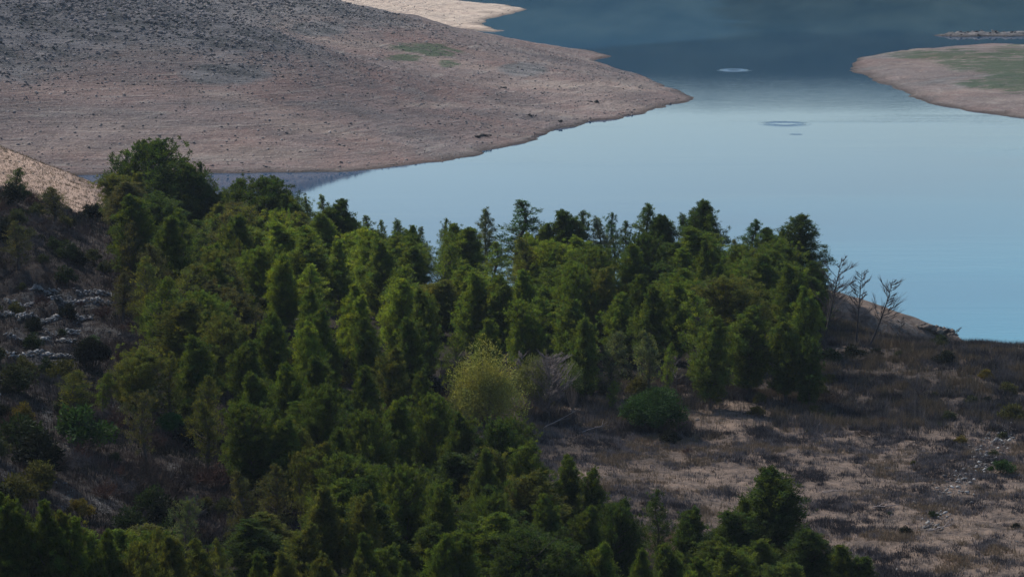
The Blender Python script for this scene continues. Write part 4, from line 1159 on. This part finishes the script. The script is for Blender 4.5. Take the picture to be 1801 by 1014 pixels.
# dry-stone terrace walls on the left hillside, and the tumbled wall on the field
def stone_row(name, pts, hgt, dens, lab, cat, group, tonec=(0.34, 0.33, 0.32), spread=0.13, gap=0.25):
    P = []
    for (a, b), (c, d) in zip(pts[:-1], pts[1:]):
        r0 = at_base(a, b); r1 = at_base(c, d)
        if not r0 or not r1: continue
        L = math.hypot(r1[0] - r0[0], r1[1] - r0[1]); m = int(L * dens)
        for i in range(m):
            f = rnd.random()
            x_ = r0[0] + (r1[0] - r0[0]) * f; y_ = r0[1] + (r1[1] - r0[1]) * f
            if vnoise(np.array([x_ / 1.6]), np.array([y_ / 1.6]), 5)[0] < -gap: continue
            x_ += rnd.gauss(0, spread); y_ += rnd.gauss(0, spread)
            P.append((x_, y_, gz(x_, y_) + rnd.uniform(0, hgt)))
    P = np.array(P); o0 = P.mean(0)
    mb = MB(); stones(mb, P - o0, 0.06 + 0.11 * RS.rand(len(P)) ** 2, np.array([tonec]) * (0.5 + 0.75 * RS.rand(len(P), 1)), 0.55)
    tag(link(name, mb.mesh(name, M_stone), None, tuple(o0)), lab, cat, group)
GT = 'dry stone terraces on the left hillside'
for pts, w in [([(0, 520), (90, 518), (200, 522)], 'topmost'), ([(10, 534), (120, 536), (205, 539)], 'second from the top'), ([(0, 560), (100, 562), (165, 560)], 'third from the top'),
               ([(75, 583), (165, 581)], 'short middle'), ([(0, 600), (70, 603), (135, 600)], 'second from the bottom'), ([(0, 624), (80, 627), (135, 632)], 'lowest')]:
    stone_row('terrace_wall', pts, 0.32, 30, 'broken pale dry stone terrace wall, %s of the hillside terraces' % w, 'stone wall', GT, gap=0.2)
stone_row('tumbled_wall', [(1640, 935), (1655, 890), (1690, 850), (1725, 820), (1745, 785), (1770, 755)], 0.2, 8, 'tumbled line of pale stones crossing the dry field at right', 'stone wall', None, spread=0.6, gap=0.35)

# ------------------------------------------------------------------ dry grass
def tufts(name, X, Y, hgt, bl, colr, lab, w=0.035, spread=0.35, zf=None):
    n = len(X)
    Zg = HG(X, Y) if zf is None else zf
    mb = MB()
    for k in range(bl):
        a = RS.rand(n) * 6.28; lean = np.abs(RS.normal(size=n)) * spread
        h = hgt * (0.5 + 0.7 * RS.rand(n))
        b = np.stack([X + RS.normal(size=n) * 0.10 * (1 + hgt), Y + RS.normal(size=n) * 0.10 * (1 + hgt), Zg - 0.02], 1)
        t = b + np.stack([np.cos(a) * lean * h, np.sin(a) * lean * h, h], 1)
        blades(mb, b, t, w, colr * (0.7 + 0.6 * RS.rand(n, 1)))
    tag(link(name, mb.mesh(name, M_grass)), lab, 'grass', kind='stuff')

n = 260000
Y = RS.uniform(142, 277, n); PX = RS.uniform(780, 1880, n)
X = (PX - CX) / FPX * (Y * CP + 47 * SP)
Zg = HG(X, Y); V = np.stack([X, Y, Zg], 1)
k = (sdf(UPPER, X, Y) < 1.0) & (sdf(LOWER, X, Y) < 0.5) & (sdf(near_poly, X, Y) > 2)
dens = 0.5 + 0.9 * fbm(X / 2.4, Y / 3.2, 4, 91, 0.7)
far_side = sstep(212, 234, Y + 4 * fbm(X / 8, Y / 8, 2, 3))
bare = np.zeros(n)
for a in [(1290, 735, 62, 24), (1720, 925, 110, 22), (1240, 835, 110, 18), (1500, 958, 110, 8), (1440, 862, 60, 12)]:
    bare = np.maximum(bare, blob(V, *a))
dens = np.clip(dens * (0.8 + 0.6 * far_side) - bare * 0.9, 0.05, 1)
k &= RS.rand(n) < dens
X, Y, far_side = X[k], Y[k], far_side[k]
m = len(X)
hue = fbm(X / 3.5, Y / 3.5, 4, 17, 0.75)
cA = np.array([0.20, 0.175, 0.17]); cB = np.array([0.27, 0.20, 0.13]); cC = np.array([0.075, 0.066, 0.068]); cD = np.array([0.10, 0.085, 0.045])
c = cA * np.ones((m, 1))
c = np.where((hue > 0.35)[:, None], cB, c); c = np.where((hue < -0.3)[:, None], cC, c)
c = c * (1 - 0.30 * far_side[:, None])
c = np.where(((RS.rand(m) < 0.10) & (far_side > 0.4))[:, None], cD, c) * (0.6 + 0.8 * RS.rand(m, 1))
hg = np.where(far_side > 0.4, 0.55, 0.28) * (0.6 + 0.8 * RS.rand(m))
tufts('dry_grass', X, Y, hg, 8, c, 'dry grey and straw grass covering the right-hand field')
print('field tufts', m)

n = 70000
Y = RS.uniform(140, 300, n); PX = RS.uniform(-40, 560, n)
X = (PX - CX) / FPX * (Y * CP + 40 * SP)
V = np.stack([X, Y, HG(X, Y)], 1)
k = (sdf(UPPER, X, Y) < 0.5) & (sdf(LOWER, X, Y) < 0.5) & (RS.rand(n) < 0.75 - 0.6 * near_col(V)[:, 2])
X, Y = X[k], Y[k]; m = len(X)
hue = fbm(X / 4, Y / 4, 3, 19)
c = np.where((hue > 0.25)[:, None], np.array([[0.105, 0.070, 0.055]]), np.where((hue < -0.25)[:, None], np.array([[0.035, 0.036, 0.028]]), np.array([[0.075, 0.062, 0.060]]))) * (0.5 + 0.9 * RS.rand(m, 1))
tufts('hillside_grass', X, Y, (0.30 + 0.35 * np.clip(fbm(X / 2.5, Y / 2.5, 3, 23), 0, 1)) * (0.5 + RS.rand(m)), 7, c, 'dark dry brush and grass between the shrubs of the left hillside')
# sunlit spur: sparse straw
n = 7000
Y = RS.uniform(305, 388, n); PX = RS.uniform(-80, 260, n)
X = (PX - CX) / FPX * (Y * CP + 42 * SP); k = sdf(near_poly, X, Y) > 1
X, Y = X[k], Y[k]; m = len(X)
tufts('straw_tufts', X, Y, 0.3 * (0.4 + RS.rand(m)), 5, np.array([[0.22, 0.17, 0.10]]) * (0.4 + 0.9 * RS.rand(m, 1)), 'straw tufts on the sunlit spur at far left', w=0.05)
# stalks along the lake edge of the field
n = 2600
PX = RS.uniform(1560, 1900, n); Y = 262.5 + 3.5 * RS.rand(n) ** 1.5
X = (PX - CX) / FPX * (Y * CP + 47 * SP)
tufts('lake_edge_stalks', X, Y, 0.25 + 0.5 * RS.rand(n) ** 3, 3, np.array([[0.13, 0.11, 0.10]]) * (0.4 + 1.0 * RS.rand(n, 1)), 'short dry stalks standing along the lake edge of the field', w=0.05, spread=0.12)

# ------------------------------------------------------------------ clouds (unseen, outlined and thinned to cast the wanted shade and sun patches)
ALT = 420.0
OFF = (SUN_DIR.x / SUN_DIR.z * ALT, SUN_DIR.y / SUN_DIR.z * ALT)
spur_hole = [atd(p, d)[:2] for p, d in [(-1500, 300), (-300, 300), (0, 303), (120, 312), (190, 330), (240, 345), (262, 400), (240, 415), (0, 408), (-400, 430), (-1500, 520)]]
main = [(-420, 60), (420, 60), (420, 860), (60, 860), (60, 700), (30, 665), (-10, 640), (-40, 622), (-70, 618), (-130, 640), (-250, 700), (-420, 720)]
def cloud(name, poly, hole, xs, ys, lab, thick=26.0):
    X, Y = np.meshgrid(xs, ys); ny, nx = X.shape
    d = sdf(poly, X, Y)
    if hole: d = np.minimum(d, -sdf(hole, X, Y))
    d = d + 3.0 * fbm(X.ravel() / 14, Y.ravel() / 14, 3, 4)
    t = np.sqrt(np.clip(d, 0, 60) / 60.0)
    top = ALT + thick * t * (1 + 0.35 * fbm(X.ravel() / 40, Y.ravel() / 40, 4, 14))
    bot = ALT - 0.25 * thick * t
    idx = np.arange(nx * ny).reshape(ny, nx)
    F = np.stack([idx[:-1, :-1], idx[:-1, 1:], idx[1:, 1:], idx[1:, :-1]], -1).reshape(-1, 4)
    F = F[(d[F] > 0).any(1)]
    used = np.unique(F); re = np.full(nx * ny, -1); re[used] = np.arange(len(used)); F = re[F]; m = len(used)
    XX = X.ravel()[used] + OFF[0]; YY = Y.ravel()[used] + OFF[1]
    V = np.concatenate([np.stack([XX, YY, top[used]], 1), np.stack([XX, YY, bot[used] - 0.05], 1)])
    gx, gy = X.ravel()[used], Y.ravel()[used]
    den = np.full(m, 0.25) + 0.05 * fbm(gx / 45, gy / 45, 3, 12)
    for cx_, cy_, rx_, ry_, dv in [(-14, 246, 24, 15, -0.20), (-28, 280, 16, 12, -0.05), (20, 268, 14, 14, -0.10), (28, 172, 30, 18, -0.13), (18, 232, 9, 7, -0.10), (-2, 219, 6, 5, -0.16), (-14, 226, 12, 6, 0.10), (33, 242, 16, 15, 0.10), (-38, 215, 22, 50, 0.10), (-8, 188, 22, 14, 0.08),
                                   (-70, 505, 60, 45, 0.17), (-20, 450, 40, 30, -0.05), (15, 500, 35, 30, -0.04)]:
        r_ = np.sqrt(((gx - cx_) / rx_) ** 2 + ((gy - cy_) / ry_) ** 2)
        den = den + dv * sstep(1.35, 0.45, r_)
    den = np.clip(den, 0.03, 0.5); dc = np.repeat(np.concatenate([den, den])[:, None], 3, 1)
    o = link(name, mesh_np(name, V, np.concatenate([F, F[:, ::-1] + m]), M_cloud, dc, True))
    tag(o, kind='structure')
cloud('shade_clouds', main, spur_hole, np.arange(-430, 430, 5.0), np.arange(40, 870, 5.0), '')
far_c = [(-200, 930), (900, 930), (900, 1400), (-600, 1400), (-600, 1000)]
cloud('shade_clouds', far_c, None, np.arange(-620, 920, 12.0), np.arange(900, 1420, 12.0), '')

# ------------------------------------------------------------------ blue haze, added to cool the shaded land
import bmesh
bm = bmesh.new(); bmesh.ops.create_cube(bm, size=1.0)
hm = bpy.data.meshes.new('haze'); bm.to_mesh(hm); bm.free()
hz_ = link('haze', hm, None, (100, 700, 48)); hz_.scale = (2200, 1900, 104)
mm = bpy.data.materials.new('added_haze'); mm.use_nodes = True
for n_ in list(mm.node_tree.nodes):
    if n_.type != 'OUTPUT_MATERIAL': mm.node_tree.nodes.remove(n_)
pv = mm.node_tree.nodes.new('ShaderNodeVolumePrincipled')
pv.inputs['Color'].default_value = (0.62, 0.78, 1.0, 1); pv.inputs['Density'].default_value = 0.00007; pv.inputs['Anisotropy'].default_value = 0.0
mm.node_tree.links.new(pv.outputs[0], [n_ for n_ in mm.node_tree.nodes if n_.type == 'OUTPUT_MATERIAL'][0].inputs['Volume'])
hm.materials.append(mm)
tag(hz_, 'thin blue haze added over the lake and the hills', 'haze', kind='stuff')
